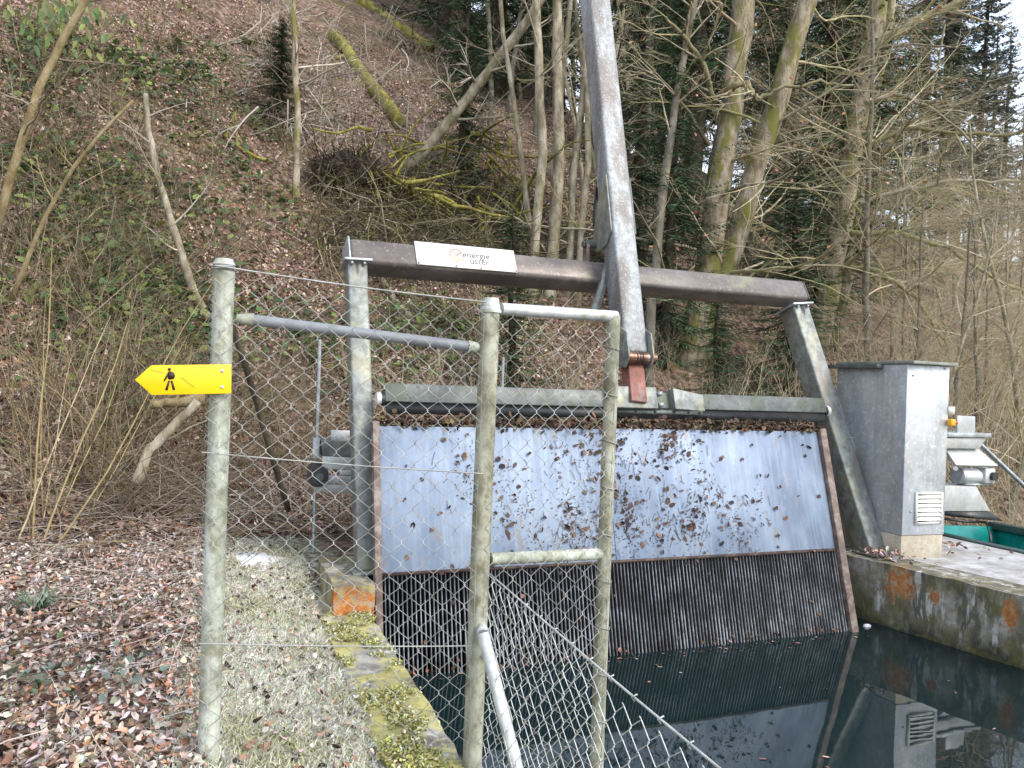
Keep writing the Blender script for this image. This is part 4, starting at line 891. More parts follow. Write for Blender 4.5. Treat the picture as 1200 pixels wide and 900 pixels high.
px_ = [(264,160), (275,130), (278,172), (300,184), (320,190)]; log('mossy_branch', 'small yellow mossy branch lying on the slope left of the young tree', px_, gd(px_, .1), .03, .022, M['moss'], 'branch', 2)
rp = thing('root_plate', 'dark torn up root plate of a fallen tree in the middle of the slope', 'root plate', P(405, 208, gdist(405,215)))
q0, dq = G(405, 222); mb = MB(); cc = P(408, 208, dq-.35); nu_, nv_ = 26, 16; vs = []
for j in range(nv_+1):
    for i in range(nu_):
        a, b_ = 2*math.pi*i/nu_, math.pi*j/nv_; d = Vector((math.cos(a)*math.sin(b_), math.sin(a)*math.sin(b_), math.cos(b_)))
        k = 1+.35*noise.noise(d*2.2)+.18*noise.noise(d*7); vs.append(cc+Vector((d.x*.52, d.y*.36, d.z*.34))*k)
mb.add(vs, [(j*nu_+i, j*nu_+(i+1) % nu_, (j+1)*nu_+(i+1) % nu_, (j+1)*nu_+i) for j in range(nv_) for i in range(nu_)])
mb.build('earth_ball', M['root'], rp, smooth=True)
mb = MB()
for k in range(420):
    d = Vector((rnd.gauss(0,1), rnd.gauss(-.6,.8), rnd.gauss(0,.8))).normalized(); limb(mb, cc+Vector((d.x*.45, d.y*.35, d.z*.28)), d, rnd.uniform(.12,.5), rnd.uniform(.003,.016), .0015, 5, .4, -.05, 3)
mb.build('roots', M['root'], rp)
mb = MB()
for k in range(85):
    x, y = rnd.uniform(425,602), rnd.uniform(150,268); y = min(y, 190+.5*(x-425)); a = P(x, y, gdist(x, y+22)-rnd.uniform(.3,1.0)); limb(mb, a, Vector((rnd.gauss(.6,.6), rnd.gauss(0,.5), rnd.gauss(-.25,.4))), rnd.uniform(.6,1.9), rnd.uniform(.016,.045), .008, 7, .16, -.03, 5)
mb.build('mossy_limbs', M['moss'], rp, smooth=True)
mb = MB()
for k in range(1700):
    x, y = rnd.uniform(370,620), rnd.uniform(175,300); y = max(y, 168+.28*(x-415)+rnd.uniform(0,14)); a = P(x, y, gdist(x, y+24)-rnd.uniform(-.05,.8)); limb(mb, a, Vector((rnd.gauss(.3,.7), rnd.gauss(0,.6), rnd.gauss(-.3,.5))), rnd.uniform(.3,1.3), rnd.uniform(.004,.012), .002, 5, .18, -.04, 3, twig_col([(.09,.072,.045),(.20,.18,.07),(.13,.105,.075),(.30,.265,.19),(.05,.04,.028)]))
mb.build('dead_branches', M['twigs'], rp)

# grey crown of the fallen tree, seen above the beam's left end
fcx = thing('twig_tangle', 'tangle of pale grey bare twigs hanging down the slope at upper centre left', 'fallen branches', G(380, 150)[0])
mb = MB()
for k in range(105):
    x, y = rnd.uniform(300, 500), rnd.uniform(5, 165); dd = gdist(x, y+55)-rnd.uniform(-.3, .8)
    branch(mb, P(x, y, dd), Vector((rnd.gauss(-.05,.5), rnd.gauss(-.2,.4), rnd.gauss(-.8,.4))), rnd.uniform(.8, 2.0), rnd.uniform(.006,.014), 2, (8, 7), .14, -.03, .02, (25,60), [(.42,.375,.32),(.33,.29,.245),(.25,.22,.18),(.48,.44,.39),(.17,.14,.11)])
mb.build('twigs', M['twigs'], fcx)

# ---------------- conifers
def conifer(seed, h=14, r=2.6, base=1.0, dens=1.0, wdt=.014, step=.06, green=((.045,.095,.048), (.065,.12,.058), (.032,.068,.038), (.085,.135,.065))):
    q = np.random.default_rng(seed); tr = MB(); n = 12
    tr.tube([Vector((.04*math.sin(k), .04*math.cos(k*1.3), h*k/n)) for k in range(n+1)], [.022*h*.55*(1-k/n)**.8+.01 for k in range(n+1)], 8)
    cr = MB(); z = base; Vv, Qv, Cv = [], [], []; nb0 = 0
    while z < h*.985:
        f = (z-base)/(h-base); L0 = r*(1-f)**.75*(.55+.45*min(1, f*6+.3)) + .12
        for k in range(max(3, int(6*dens))):
            if q.random() < .12: continue
            a = q.uniform(0, 6.283); L = L0*q.uniform(.65, 1.15); drop = q.uniform(-.05, .28)+.12*(1-f)
            m = max(4, int(L/step)); t = (np.arange(m)+.5)/m
            ux = np.array([math.cos(a), math.sin(a), 0]); side = np.array([-math.sin(a), math.cos(a), 0])
            pts = ux[None]*(L*t)[:, None] + np.array([0,0,1.])[None]*(z - L*drop*t - .12*L*np.sin(t*3.14)+ .10*L*t**2)[:, None]
            cr.tube([Vector(pts[0]*.0+np.array([0,0,z])), Vector(pts[m//2]), Vector(pts[-1])], [.012+.006*L, .01, .004], 3, cap=False, col=(.06,.05,.04))
            for s in (-1, 1):
                ln = (.16+.28*L0*(1-t)*.8)*q.uniform(.6, 1.2, m); dirv = unit(ux[None]*q.uniform(.35,.9,(m,1)) + side[None]*s*q.uniform(.6,1.1,(m,1)) + np.array([0,0,1.])[None]*q.uniform(-.75,.05,(m,1)))
                wv = unit(np.cross(dirv, np.array([0,0,1.])[None]+q.normal(0,.5,(m,3))))*wdt*(1+.7*q.random((m,1)))
                A = pts; ln = ln*.8; tip = pts+dirv*ln[:, None]; mid = pts+dirv*(ln*.5)[:, None]
                v = np.stack([A, mid+wv, tip, mid-wv], 1).reshape(-1, 3); b = np.arange(m)[:, None]*4
                Vv.append(v); Qv.append(b+np.array([[0,1,2,3]])+nb0); nb0 += len(v)
                c = np.array(green)[q.integers(0, len(green), m)]*q.uniform(.7,1.35,(m,1)); Cv.append(np.repeat(c, 4, 0))
        z += (.20+.02*h*(1-f)*.6)/dens*q.uniform(.7, 1.3)
    cr.raw(np.concatenate(Vv), np.concatenate(Qv), np.concatenate(Cv))
    mt, mc = tr.mesh('trunk'), cr.mesh('crown')
    for m_ in (mt,): m_.materials.append(M['bark_dark'])
    mc.materials.append(M['needles']); return mt, mc
def put(name, label, cat, meshes, loc, rz, s, group=None, parts=('trunk', 'crown'), wide=1.0):
    t = thing(name, label, cat, loc, group); t.rotation_euler = (rnd.uniform(-.03,.03), rnd.uniform(-.03,.03), rz); t.scale = (s*wide, s*wide, s)
    for pn, me in zip(parts, meshes):
        o = bpy.data.objects.new(pn, me); C.objects.link(o); o.parent = t
    return t
def place(px, dep):
    dr = ray(px, 450); q = CAM + dr*dep; return Vector((q.x, q.y, H(q.x, q.y)-.1))
con = [conifer(s, 15, 2.7, b, 1.0) for s, b in ((1, 1.4), (2, .6), (3, 3.0))]
LC = 'dark spruce in the wood on the slope behind the frame and boom'
spots = []
q = random.Random(5)
tries = 0
while len(spots) < 26 and tries < 4000:
    tries += 1; px = q.uniform(455, 1015); dep = q.uniform(14, 36)
    if px < 560 and dep < 20: continue
    p = place(px, dep)
    if all((p-o).length > 2.6 for o in spots): spots.append(p)
for i, p in enumerate(spots):
    put('spruce', LC, 'tree', con[i % 3], p, q.uniform(0, 6.28), q.uniform(.75, 1.25), 'spruces in the wood on the slope')
for (px, dep, s, lab) in ((775, 10.6, .42, 'young dark spruce right of the boom just above the brown beam'), (738, 12.0, .5, 'dark spruce half hidden behind the galvanised boom'), (925, 10.8, .26, 'small dark fir between the two mossy trees on the right'), (600, 8.3, .17, 'low dark fir behind the top rail of the fence wing'), (842, 9.0, .16, 'small fir under the right half of the brown beam'), (530, 12.2, .34, 'young spruce behind the leaning pale trunk')):
    put('spruce', lab, 'tree', con[1], place(px, dep), q.uniform(0,6.28), s, wide=1.0 if s > .3 else 1.8)
pfs = [(326, 150, .13, 'small dark green fir on the slope left of the mossy young tree')]
for (x, y, s, lab) in pfs:
    p, dd = G(x, y); put('spruce', lab, 'tree', con[1], p-Vector((0,0,.15)), 1.0, s, wide=2.4)
# far spruces against the sky on the right, needle colours paled for haze
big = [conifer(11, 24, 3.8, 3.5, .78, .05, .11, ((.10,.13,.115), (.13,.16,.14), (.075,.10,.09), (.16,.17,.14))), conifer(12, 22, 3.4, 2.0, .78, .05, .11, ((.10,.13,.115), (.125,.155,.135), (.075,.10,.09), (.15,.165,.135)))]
for k, (px, dep, s) in enumerate(((1095, 27, .72), (1135, 31, .66), (1070, 33, .9), (1165, 36, .55), (1112, 40, .86), (1192, 42, .42), (1228, 34, .3), (1255, 40, .5), (1150, 47, .62), (1300, 45, .5))):
    put('spruce', 'tall pale blue green spruce with sky showing through at far right', 'tree', big[k % 2], place(px, dep), q.uniform(0,6.28), s, 'tall spruces against the sky')

# ---------------- bare broadleaf trees of the wood
def bare(seed, h=11, r=.12, nb=26, levels=3, Lb=(1.2, 3.0), cols=TW, lean=.04, low=.12, mat='bark_grey', flat=.3, leaves=0):
    rnd.seed(seed); tr = MB(); cr = MB(); tips = []
    n = 8; d = Vector((rnd.gauss(0,lean), rnd.gauss(0,lean), 1)); p = Vector((0,0,-.2)); pts = [p]
    for k in range(n): d = (d+rv(.05)+Vector((0,0,.04))).normalized(); p = p+d*(h/n); pts.append(p)
    P_, rr = trunk_tube(tr, pts, r, r*.3, 8, r*.1)
    for k in range(nb):
        f = rnd.uniform(low, 1)**.9; i = min(int(f*(len(P_)-1)), len(P_)-2); dd = side_dir((P_[i+1]-P_[i]).normalized(), R(rnd.uniform(40,82)))
        branch(cr, P_[i], dd, rnd.uniform(*Lb)*(1.15-.5*f), max(rr[i]*.30, .008), levels, (7, 6, 5), .10, .02, 0, (28,60), cols, None, tips, flat)
    mt, mc = tr.mesh('trunk'), cr.mesh('crown'); mt.materials.append(M[mat]); mc.materials.append(M['crown'])
    mt.polygons.foreach_set('use_smooth', [True]*len(mt.polygons))
    out = [mt, mc]
    if leaves:
        idx = rng.integers(0, len(tips), leaves); Pn = np.array([tips[i][0] for i in idx]) + rng.normal(0,.04,(leaves,3)); T, B, N = frames(np.tile([[0,0,1.]], (leaves,1)), .9)
        v, qq, c = leaf_quads(Pn, T, B, N, rng.uniform(.05,.08,leaves), rng.uniform(.03,.05,leaves), rng.uniform(0,.015,leaves), palette([(.42,.20,.11),(.36,.17,.09),(.50,.29,.19)], leaves)); ml = MB().raw(v, qq, c).mesh('leaves'); ml.materials.append(M['leaves']); out.append(ml)
    return out
GB = [(.42,.36,.245), (.48,.42,.30), (.33,.28,.20), (.42,.38,.205), (.56,.50,.38)]
bt1 = bare(21, 11, .11, 26, 3, (1.2,3.0), GB, mat='bark_grey', leaves=240)
bt2 = bare(22, 9, .08, 24, 3, (1.0,2.6), GB, low=.06, mat='bark_pale')
bt3 = bare(23, 12, .10, 20, 3, (1.0,2.4), MOSSY, low=.2, mat='bark_moss')
thn = bare(24, 9, .055, 16, 2, (.6,1.5), PALE, lean=.02, mat='bark_pale', low=.2)
thn2 = bare(25, 12, .075, 14, 2, (.6,1.6), GB, lean=.02, mat='bark_grey', low=.3)
bt4 = bare(26, 8, .07, 34, 3, (1.2,3.2), GB, low=.05, mat='bark_grey', flat=.55, leaves=120)
rnd.seed(99)
PT = ('trunk', 'crown', 'leaves')
kinds = [('bare grey branched tree in the thicket behind the cabinet at right', bt1), ('low forking pale bare tree in the thicket at right', bt2), ('mossy bare tree in the thicket at the right of the frame', bt3), ('wide low branched bare tree in the thicket at right', bt4)]
for k, (px, dep) in enumerate(((1095,13), (1150,12.5), (1200,11), (1065,16), (1120,16.5), (1175,16), (1235,15), (1010,17), (930,17.5), (1090,21), (1155,22), (1210,21), (870,18), (1270,13), (790,17), (720,15), (905,20), (985,19), (1040,22), (1130,19), (1190,19), (1060,13), (1100,9.8), (1120,10.2), (1185,9.6), (1075,11.0), (1090,13.6), (1230,11.5), (1165,14.2), (1045,15), (1135,18.5), (1200,18), (1110,24), (1065,20), (1170,25), (1020,12.5), (1215,13.5), (1145,11), (1070,27), (1100,30), (1130,33), (1160,29), (1190,34), (1215,30), (1235,26), (1085,36), (1150,38), (1180,24), (1210,40), (1115,21), (1225,21))):
    lab, ms = kinds[(k*3) % 4 if px < 1040 else (1, 3)[k % 2]] if k < 22 else kinds[3 if k % 2 else 1]; p = place(px, dep); put('bare_tree', lab if px > 1000 else 'bare grey tree in the dark wood behind the brown beam', 'tree', ms, p, rnd.uniform(0,6.28), rnd.uniform(.7,1.05)*(1 if px < 1040 else min(.42+.014*dep, .85)), 'bare trees of the thicket' if px > 1000 else 'bare trees behind the beam', PT)
tp = []
tries = 0
while len(tp) < 34 and tries < 3000:
    tries += 1; px = rnd.uniform(560, 800); dep = rnd.uniform(9.5, 26)
    if px < 650 and dep < 15: continue
    p = place(px, dep)
    if all((p-o).length > 1.0 for o in tp): tp.append(p)
for k, p in enumerate(tp):
    put('slender_tree', ('slender pale bare tree standing in the dark wood', 'slim grey bare trunk standing in the dark wood')[k % 2], 'tree', (thn, thn2)[k % 2], p, rnd.uniform(0,6.28), rnd.uniform(.7,1.1), 'slender trunks in the dark wood', PT)

# ---------------- shrubs
def shrub_mesh(seed, n=22, h=2.2, spread=.5, r=.010, cols=None, levels=1, wob=.07, lift=.03, mat='twigs', sub=(6,4)):
    rnd.seed(seed); mb = MB()
    for k in range(n):
        a = rnd.uniform(0,6.28); d = Vector((math.cos(a)*spread*rnd.random()*1.5, math.sin(a)*spread*rnd.random()*1.5, 1)); p = Vector((math.cos(a)*.22*rnd.random(), math.sin(a)*.22*rnd.random(), -.08))
        branch(mb, p, d, h*rnd.uniform(.5,1.1), r*rnd.uniform(.5,1.2), levels, sub, wob, lift, 0, (20,55), cols or TW)
    m = mb.mesh('stems'); m.materials.append(M[mat]); return m
TAN = [(.40,.32,.175), (.31,.245,.14), (.47,.39,.25), (.24,.19,.12), (.36,.29,.15)]
sh1 = shrub_mesh(31, 7, 2.3, .5, .0065, TAN, 2, sub=(3,3,2)); sh2 = shrub_mesh(32, 9, 1.4, .7, .005, TAN, 2, sub=(3,3,3)); sh3 = shrub_mesh(33, 30, 1.5, .9, .008, GB, 2, .10, sub=(5,5,4)); sh4 = shrub_mesh(34, 34, 1.0, 1.3, .0045, [(.14,.105,.07),(.24,.19,.125),(.10,.075,.05),(.40,.335,.24),(.26,.215,.10)], 2, .17, -.02, sub=(4,4,4))
rnd.seed(5)
def shrub(px, py, me, s, lab, grp=None, dep=None, name='bare_shrub'):
    p = G(px, py)[0] if dep is None else place(px, dep)
    o = bpy.data.objects.new(name, me); C.objects.link(o); o.location = p; o.rotation_euler = (0, 0, rnd.uniform(0,6.28)); o.scale = (s,)*3
    return tag(o, lab, 'shrub', grp)
for (px, py, me, s) in ((8,640,sh1,1.25), (45,622,sh1,1.0), (85,606,sh2,1.0), (20,600,sh2,1.1), (130,590,sh2,.85)):
    shrub(px, py, me, s, 'tan bare shrub of upright stems at the left edge of the path', 'tan shrubs along the left edge')
for (px, py, me, s) in ((60,560,sh4,1.2), (120,540,sh4,1.2), (180,560,sh4,1.0), (215,520,sh4,1.1), (150,500,sh4,1.1), (100,490,sh4,1.2), (220,590,sh4,.7), (30,500,sh4,1.1), (290,560,sh4,.9), (330,530,sh4,.9), (260,500,sh4,1.0), (310,480,sh4,.9), (355,560,sh4,.7), (190,460,sh4,1.0), (180,600,sh4,.55), (110,610,sh4,.6)):
    shrub(px, py, me, s, 'low tangled heap of dry brambles at the foot of the slope', 'dry bramble heaps on the slope foot', name='bramble_heap')
for (px, dep, me, s) in ((470,7.6,sh3,.8), (540,7.9,sh3,.75), (640,8.4,sh3,.8), (690,8.8,sh3,.9), (790,8.9,sh3,.9), (850,9.4,sh3,1.0), (900,8.8,sh3,.9), (950,9.6,sh3,1.1), (590,9.5,sh3,.9)):
    shrub(px, 0, me, s, 'bare grey brown shrub seen between the beam and the rake bar', 'shrubs behind the steel frame', dep)
for (px, dep, s) in ((1000,9.5,1.1), (1050,10,1.3), (1110,9.5,1.3), (1150,10.5,1.5), (1190,9.2,1.3), (1230,10,1.5), (1130,12,1.6), (1175,13,1.7), (1085,12.5,1.5), (1210,8.6,1.0), (1160,8.4,.9), (1250,8.8,1.2), (1275,11,1.5), (1220,14,1.8), (1020,12,1.4)):
    shrub(px, 0, sh3, s, 'bare grey brown shrub in the thicket beyond the teal skip', 'shrubs of the right thicket', dep)
for (px, py, s, lab) in ((300, 100, 1.0, None), (200, 230, .9, None), (120, 250, 1.0, None), (100, 330, 1.0, None), (60, 190, 1.1, None), (150, 170, 1.0, None), (250, 150, .9, None), (290, 260, .8, None), (190, 320, .9, None), (30, 280, 1.1, None), (40, 90, 1.2, None), (100, 120, 1.0, None), (330, 300, .8, None), (390, 260, .8, None), (505, 330, .8, None), (560, 300, .7, None), (80, 40, 1.1, None), (170, 60, 1.0, None), (230, 200, .9, None), (20, 170, 1.1, None), (250, 300, .8, None), (150, 300, .9, None), (60, 370, 1.0, None), (130, 390, .9, None), (10, 350, 1.1, None), (340, 180, .9, None), (400, 300, .8, None), (450, 340, .8, None), (520, 380, .8, None), (580, 400, .8, None), (470, 400, .7, None), (640, 300, .9, None), (660, 400, .8, None), (770, 330, 1.0, None), (880, 300, 1.1, None), (900, 400, 1.0, None), (820, 400, .9, None), (590, 200, 1.0, None), (480, 100, 1.1, None), (440, 60, 1.1, None)):
    shrub(px, py, sh4, s, 'thin scrub of bare twigs on the leaf covered slope', 'scrub on the leaf covered slope', name='scrub')

# ---------------- green plants on the slope
def green_plant(name, label, px, py, n, rad, cols, L=(.05,.10), up=.15, group=None, cat='plant', upr=.5, wr=.6):
    p, dd = G(px, py); off = rng.normal(0, rad, (n, 2)); xs_ = p.x+off[:,0]; ys_ = p.y+off[:,1]
    Pn = np.array([(x, y, H(x, y)+rnd.uniform(.02, up)) for x, y in zip(xs_, ys_)]); T, B, N = frames(np.tile([[-.1,-.35,1.]], (n,1)), upr)
    Ls = rng.uniform(*L, n); v, q_, c = leaf_quads(Pn, T, B, N, Ls, Ls*wr, rng.uniform(0,.02,n), palette(cols, n)); mb = MB().raw(v, q_, c)
    t = thing(name, label, cat, p, group); mb.build('foliage', M['green'], t); return t
DG = [(.035,.08,.025), (.05,.11,.033), (.075,.14,.04), (.03,.06,.022)]; LG = [(.13,.17,.04), (.17,.21,.05), (.10,.15,.035), (.20,.22,.07)]
for (px, py) in ((130,255), (95,225), (160,262), (60,215), (120,280), (205,95), (55,100), (60,60), (85,75), (40,120), (215,400), (195,370), (170,395), (205,340), (230,420), (235,90), (265,75), (160,90), (180,130), (150,215), (500,385), (540,390), (475,430), (330,250), (380,420), (430,300), (75,330), (110,350), (150,330), (45,250), (30,210), (235,250), (265,190), (300,150), (560,250), (600,330), (480,380), (350,390), (140,410), (70,420)):
    green_plant('bramble_plant', 'low dark green bramble on the leaf covered slope', px, py, 170, .32, DG+LG[:2], (.06,.12), .2, 'green brambles on the slope')
def frond_plant(label, px, py, n, L, cols, dl=0.0, group=None):
    p, dd = G(px, py); p = p + Vector((0,0,dl)); t = thing('leafy_shoot', label, 'plant', p, group); mb = MB(); st = MB(); st.tube([Vector((p.x, p.y, H(p.x,p.y)-.05)), p+Vector((0,0,.1))], [.012,.006], 5)
    a0 = rnd.uniform(0,6); Pn = []; T = []; W = []
    for k in range(n):
        a = a0+k*2.4; Pn.append((p.x, p.y, p.z+.08+.02*(k % 3))); T.append((math.cos(a), math.sin(a)*.8-.25, -.25+rnd.uniform(-.3,.25)))
    T = unit(np.array(T)); N = unit(np.tile([[0,-.2,1.]], (n,1))-T*T[:, 2:3]); B = np.cross(N, T); Ls = rng.uniform(*L, n)
    v, q_, c = leaf_quads(np.array(Pn), T, B, N, Ls, Ls*.34, -Ls*.06, palette(cols, n, .15)); mb.raw(v, q_, c); mb.build('leaves', M['green'], t); st.build('stem', M['twigs'], t)
for (px, py, n, dl, lab) in ((208,62,10,.1,'yellow green leafy shoot standing alone high on the leaf slope'), (290,60,14,.12,'drooping green leafy shoot near the grey twig tangle'), (135,72,8,.1,'yellow green leafy shoot just right of the tan stem'), (218,132,7,.08,'pale green leafy shoot beside the bent sapling'), (148,68,7,.05,'small pale shoot next to the other yellow green shoot')):
    frond_plant(lab, px, py, n, (.22,.36), LG, dl)
# overhanging yellow green foliage at the upper left
t = thing('leafy_branch', 'hanging yellow green leaves at the upper left corner', 'foliage', P(75, 5, 9)); n = 190
Pn = np.array([P(rnd.gauss(75, 34), rnd.gauss(18, 24), 9+rnd.gauss(0,.5)) for k in range(n)]); T, B, N = frames(np.tile([[.1,-.8,.5]], (n,1)), .5); T = unit(T*.5+np.array([[0,-.1,-.9]])); B = unit(np.cross(N, T)); N = np.cross(T, B)
Ls = rng.uniform(.09,.17,n); v, q_, c = leaf_quads(Pn, T, B, N, Ls, Ls*.36, Ls*.05, palette(LG+DG[1:3], n)); MB().raw(v, q_, c).build('leaves', M['green'], t)
mb = MB()
la_, lb2 = P(-60,-75,9.2), P(190,-30,8.9); mb.tube([la_, la_.lerp(lb2,.5)+Vector((0,0,.12)), lb2], [.02,.014,.006], 5, col=(.12,.10,.06))
for k in range(16): f_ = .3+.7*k/16; a = la_.lerp(lb2, f_)+Vector((0,0,.24*f_*(1-f_)*2)); limb(mb, a, Vector((rnd.gauss(0,.6), rnd.gauss(0,.4), -.5)), .8, .006, .002, 5, .12, -.02, 4, col=(.12,.10,.06))
mb.build('twigs', M['crown'], t)
g0 = green_plant('evergreen_plant', 'clump of frosted round green leaves in the litter at lower left', 45, 800, 90, .15, [(.08,.12,.055), (.12,.16,.09), (.17,.22,.17), (.20,.25,.22)], (.018,.042), .06, wr=.7, upr=.9)
g0 = green_plant('evergreen_plant', 'small frosted green leaves in the litter left of the fence post', 160, 795, 26, .10, [(.09,.13,.07), (.15,.19,.15), (.20,.25,.23)], (.018,.036), .045, wr=.7, upr=.9)
t = thing('sedge_tuft', 'tuft of narrow frosted green blades at the left edge of the litter', 'grass tuft', G(42,718)[0]); mb = MB(); p = G(42,718)[0]
for k in range(46):
    a = rnd.uniform(0,6.28); d = Vector((math.cos(a), math.sin(a)*.7, rnd.uniform(.5,1.3))).normalized(); L = rnd.uniform(.10,.22); w_ = Vector((-d.y, d.x, 0)).normalized()*.004; m_ = p+d*L*.6; e = p+d*L+Vector((0,0,-.4*L)); cl_ = rnd.choice([(.12,.19,.13),(.18,.25,.19),(.08,.13,.07)])
    mb.add([p-w_, p+w_, m_+w_, m_-w_, e], [(0,1,2,3), (3,2,4)], cl_)
mb.build('blades', M['blades'], t)
# snow patch
t = bpy.data.meshes.new('old_snow'); p = G(298,657)[0]; mb = MB(); vs = [p+Vector((0,0,.022))]; n = 22
for k in range(n): a = 2*math.pi*k/n; rr_ = 1+.5*noise.noise(Vector((math.cos(a)*1.7, math.sin(a)*1.7, 4))); x, y = p.x+.11*rr_*math.cos(a), p.y+.17*rr_*math.sin(a); vs.append(Vector((x, y, H(x,y)+.016))); 
for k in range(n): q_ = vs[1+k]; vs.append(Vector((p.x+(q_.x-p.x)*1.1, p.y+(q_.y-p.y)*1.1, H(q_.x,q_.y)-.03)))
mb.add(vs, [(0, 1+k, 1+(k+1) % n) for k in range(n)] + [(1+k, 1+n+k, 1+n+(k+1) % n, 1+(k+1) % n) for k in range(n)]); tag(mb.build('snow_patch', M['snow'], smooth=True), 'small patch of old snow on the path behind the mesh', 'snow patch')
# floating foam blob and leaf in the water
p = PZ(1016, 734, WATER_Z); mb = MB(); vs = []
for j in range(7):
    for i in range(12): a, b_ = 2*math.pi*i/12, math.pi*j/6; d = Vector((math.cos(a)*math.sin(b_), math.sin(a)*math.sin(b_), math.cos(b_))); vs.append(p+Vector((d.x*.030, d.y*.018, d.z*.016))*(1+.3*noise.noise(d*3)))
mb.add(vs, [(j*12+i, j*12+(i+1) % 12, (j+1)*12+(i+1) % 12, (j+1)*12+i) for j in range(6) for i in range(12)]); tag(mb.build('foam_lump', M['snow'], smooth=True), 'white foam lump floating in the corner below the grate', 'foam')
p = PZ(798, 754, WATER_Z+.012); v, q_, c = leaf_quads(np.array([p]), np.array([[.8,-.3,.5]]), np.array([[.3,.8,.1]]), np.array([[-.2,-.5,.8]]), np.array([.06]), np.array([.045]), np.array([.006]), np.array([[.10,.32,.02]])); tag(MB().raw(v, q_, c).build('green_leaf', M['green']), 'single bright green leaf at the waterline of the grate', 'leaf')

# ---------------- leaf litter, grass and dry stalks
def grad(x, y, e=.06): return ((H(x+e,y)-H(x-e,y))/(2*e), (H(x,y+e)-H(x,y-e))/(2*e))
def leaf_curl(Pn, T, B, N, L, Wd, cup, curl, cols):
    n = len(Pn); L = L[:, None]; Wd = Wd[:, None]; cup = cup[:, None]; K = curl[:, None]; tw = rng.normal(0, .5, (n, 1))
    def at_(t, w, c): return Pn + T*L*t + B*Wd*w + N*(cup*c + K*L*(t-.45)**2*2.2 + tw*Wd*w*(t-.3))
    v = np.stack([at_(0,0,0), at_(.3,.46,1), at_(.3,0,0), at_(.3,-.46,1), at_(.68,.40,1), at_(.68,0,0), at_(.68,-.40,1), at_(1,0,.2)], 1).reshape(-1, 3)
    b = np.arange(n)[:, None]*8
    q = np.concatenate([b+np.array([[1,4,5,2]]), b+np.array([[2,5,6,3]])]); t3 = np.concatenate([b+np.array([[0,1,2]]), b+np.array([[0,2,3]]), b+np.array([[4,7,5]]), b+np.array([[5,7,6]])])
    c = np.repeat(cols, 8, 0).reshape(n, 8, 3); c = c*(1+rng.normal(0,.12,(n,8,1))); return v, q, t3, np.clip(c.reshape(-1,3), .004, .9)
def scatter(n, fx, L, W, cols, mb, cupmax=.02, lift=(.003,.025), tilt=.45, jit=.25, curl=None):
    Pl = []; Nl = []
    while len(Pl) < n:
        x, y = fx()
        h = max(H(x, y), 0.0) if 4.0 < x < 5.3 and y < 4.75 else H(x, y)
        if h < -.5: continue
        gx, gy = grad(x, y); Pl.append((x, y, h+rnd.uniform(*lift))); Nl.append((-gx, -gy, 1))
    n = len(Pl); T, B, N = frames(unit(np.array(Nl)), tilt)
    if curl:
        v, q_, t3, c = leaf_curl(np.array(Pl), T, B, N, rng.uniform(*L, n), rng.uniform(*W, n), rng.uniform(0,cupmax,n), rng.uniform(*curl, n), palette(cols, n, jit))
        mb.raw(v, q_, c); mb.raw(v, t3, c); return
    v, q_, c = leaf_quads(np.array(Pl), T, B, N, rng.uniform(*L, n), rng.uniform(*W, n), rng.uniform(0,cupmax,n), palette(cols, n, jit)); mb.raw(v, q_, c)
FROST = [(.64,.58,.57), (.60,.52,.50), (.56,.47,.44), (.56,.52,.51), (.50,.38,.35), (.52,.45,.42), (.48,.42,.41), (.42,.33,.30), (.50,.44,.41), (.46,.36,.31), (.44,.30,.24), (.36,.20,.14), (.27,.14,.095), (.46,.24,.15), (.18,.10,.07), (.54,.36,.27), (.42,.28,.22), (.38,.36,.30), (.10,.065,.05), (.30,.26,.20), (.46,.43,.41), (.40,.33,.29), (.22,.15,.11)]
mb = MB()
scatter(34000, lambda: (rnd.uniform(-3.0, .02), 1.3+4.4*rnd.random()**1.2), (.014,.044), (.009,.025), FROST, mb, .012, (.002,.03), .6, .28, (-.5, 1.1))
scatter(9000, lambda: (rnd.uniform(-3.2, -.05), 1.3+4.4*rnd.random()**1.2), (.015,.035), (.01,.022), DARKD+FROST[3:7], mb, .01, (.0,.012))
scatter(800, lambda: (rnd.uniform(.0, .56), 1.4+3.6*rnd.random()), (.014,.042), (.008,.024), FROST+DARKD, mb, .012, (.003,.02), .5, .25, (-.5,1.1))
def hillpt2():
    while True:
        x, y = hillpt()
        if noise.noise((x*.75, y*.75, 21.0))+.5*noise.noise((x*2.3, y*2.3, 4.0))+.12 > rnd.uniform(-.45, .25): return x, y
def hillpt():
    y = 5.2+13*rnd.random()**1.35; x = rnd.uniform(-1.6-.32*(y-5)*1.3, 1.2+.85*(y-4)); return x, y
scatter(110000, hillpt2, (.028,.07), (.014,.036), DEAD+[(.56,.43,.38),(.50,.37,.32),(.40,.25,.18),(.44,.31,.265),(.52,.39,.34),(.20,.175,.10),(.54,.45,.39),(.44,.36,.30),(.38,.25,.21),(.24,.19,.15),(.17,.13,.10)], mb, .025, (.0,.03), .6, .35)
scatter(70, lambda: (rnd.uniform(4.15,5.2), rnd.uniform(3.6,4.6)), (.02,.05), (.012,.03), DEAD, mb, .015)
scatter(160, lambda: (rnd.gauss(4.16,.05), rnd.gauss(3.86,.07)), (.02,.05), (.012,.03), FROST, mb, .02, (.005,.05))
tag(mb.build('leaf_litter', M['leaves']), 'frosted brown dead leaves covering ground and slope', 'dead leaves', kind='stuff')
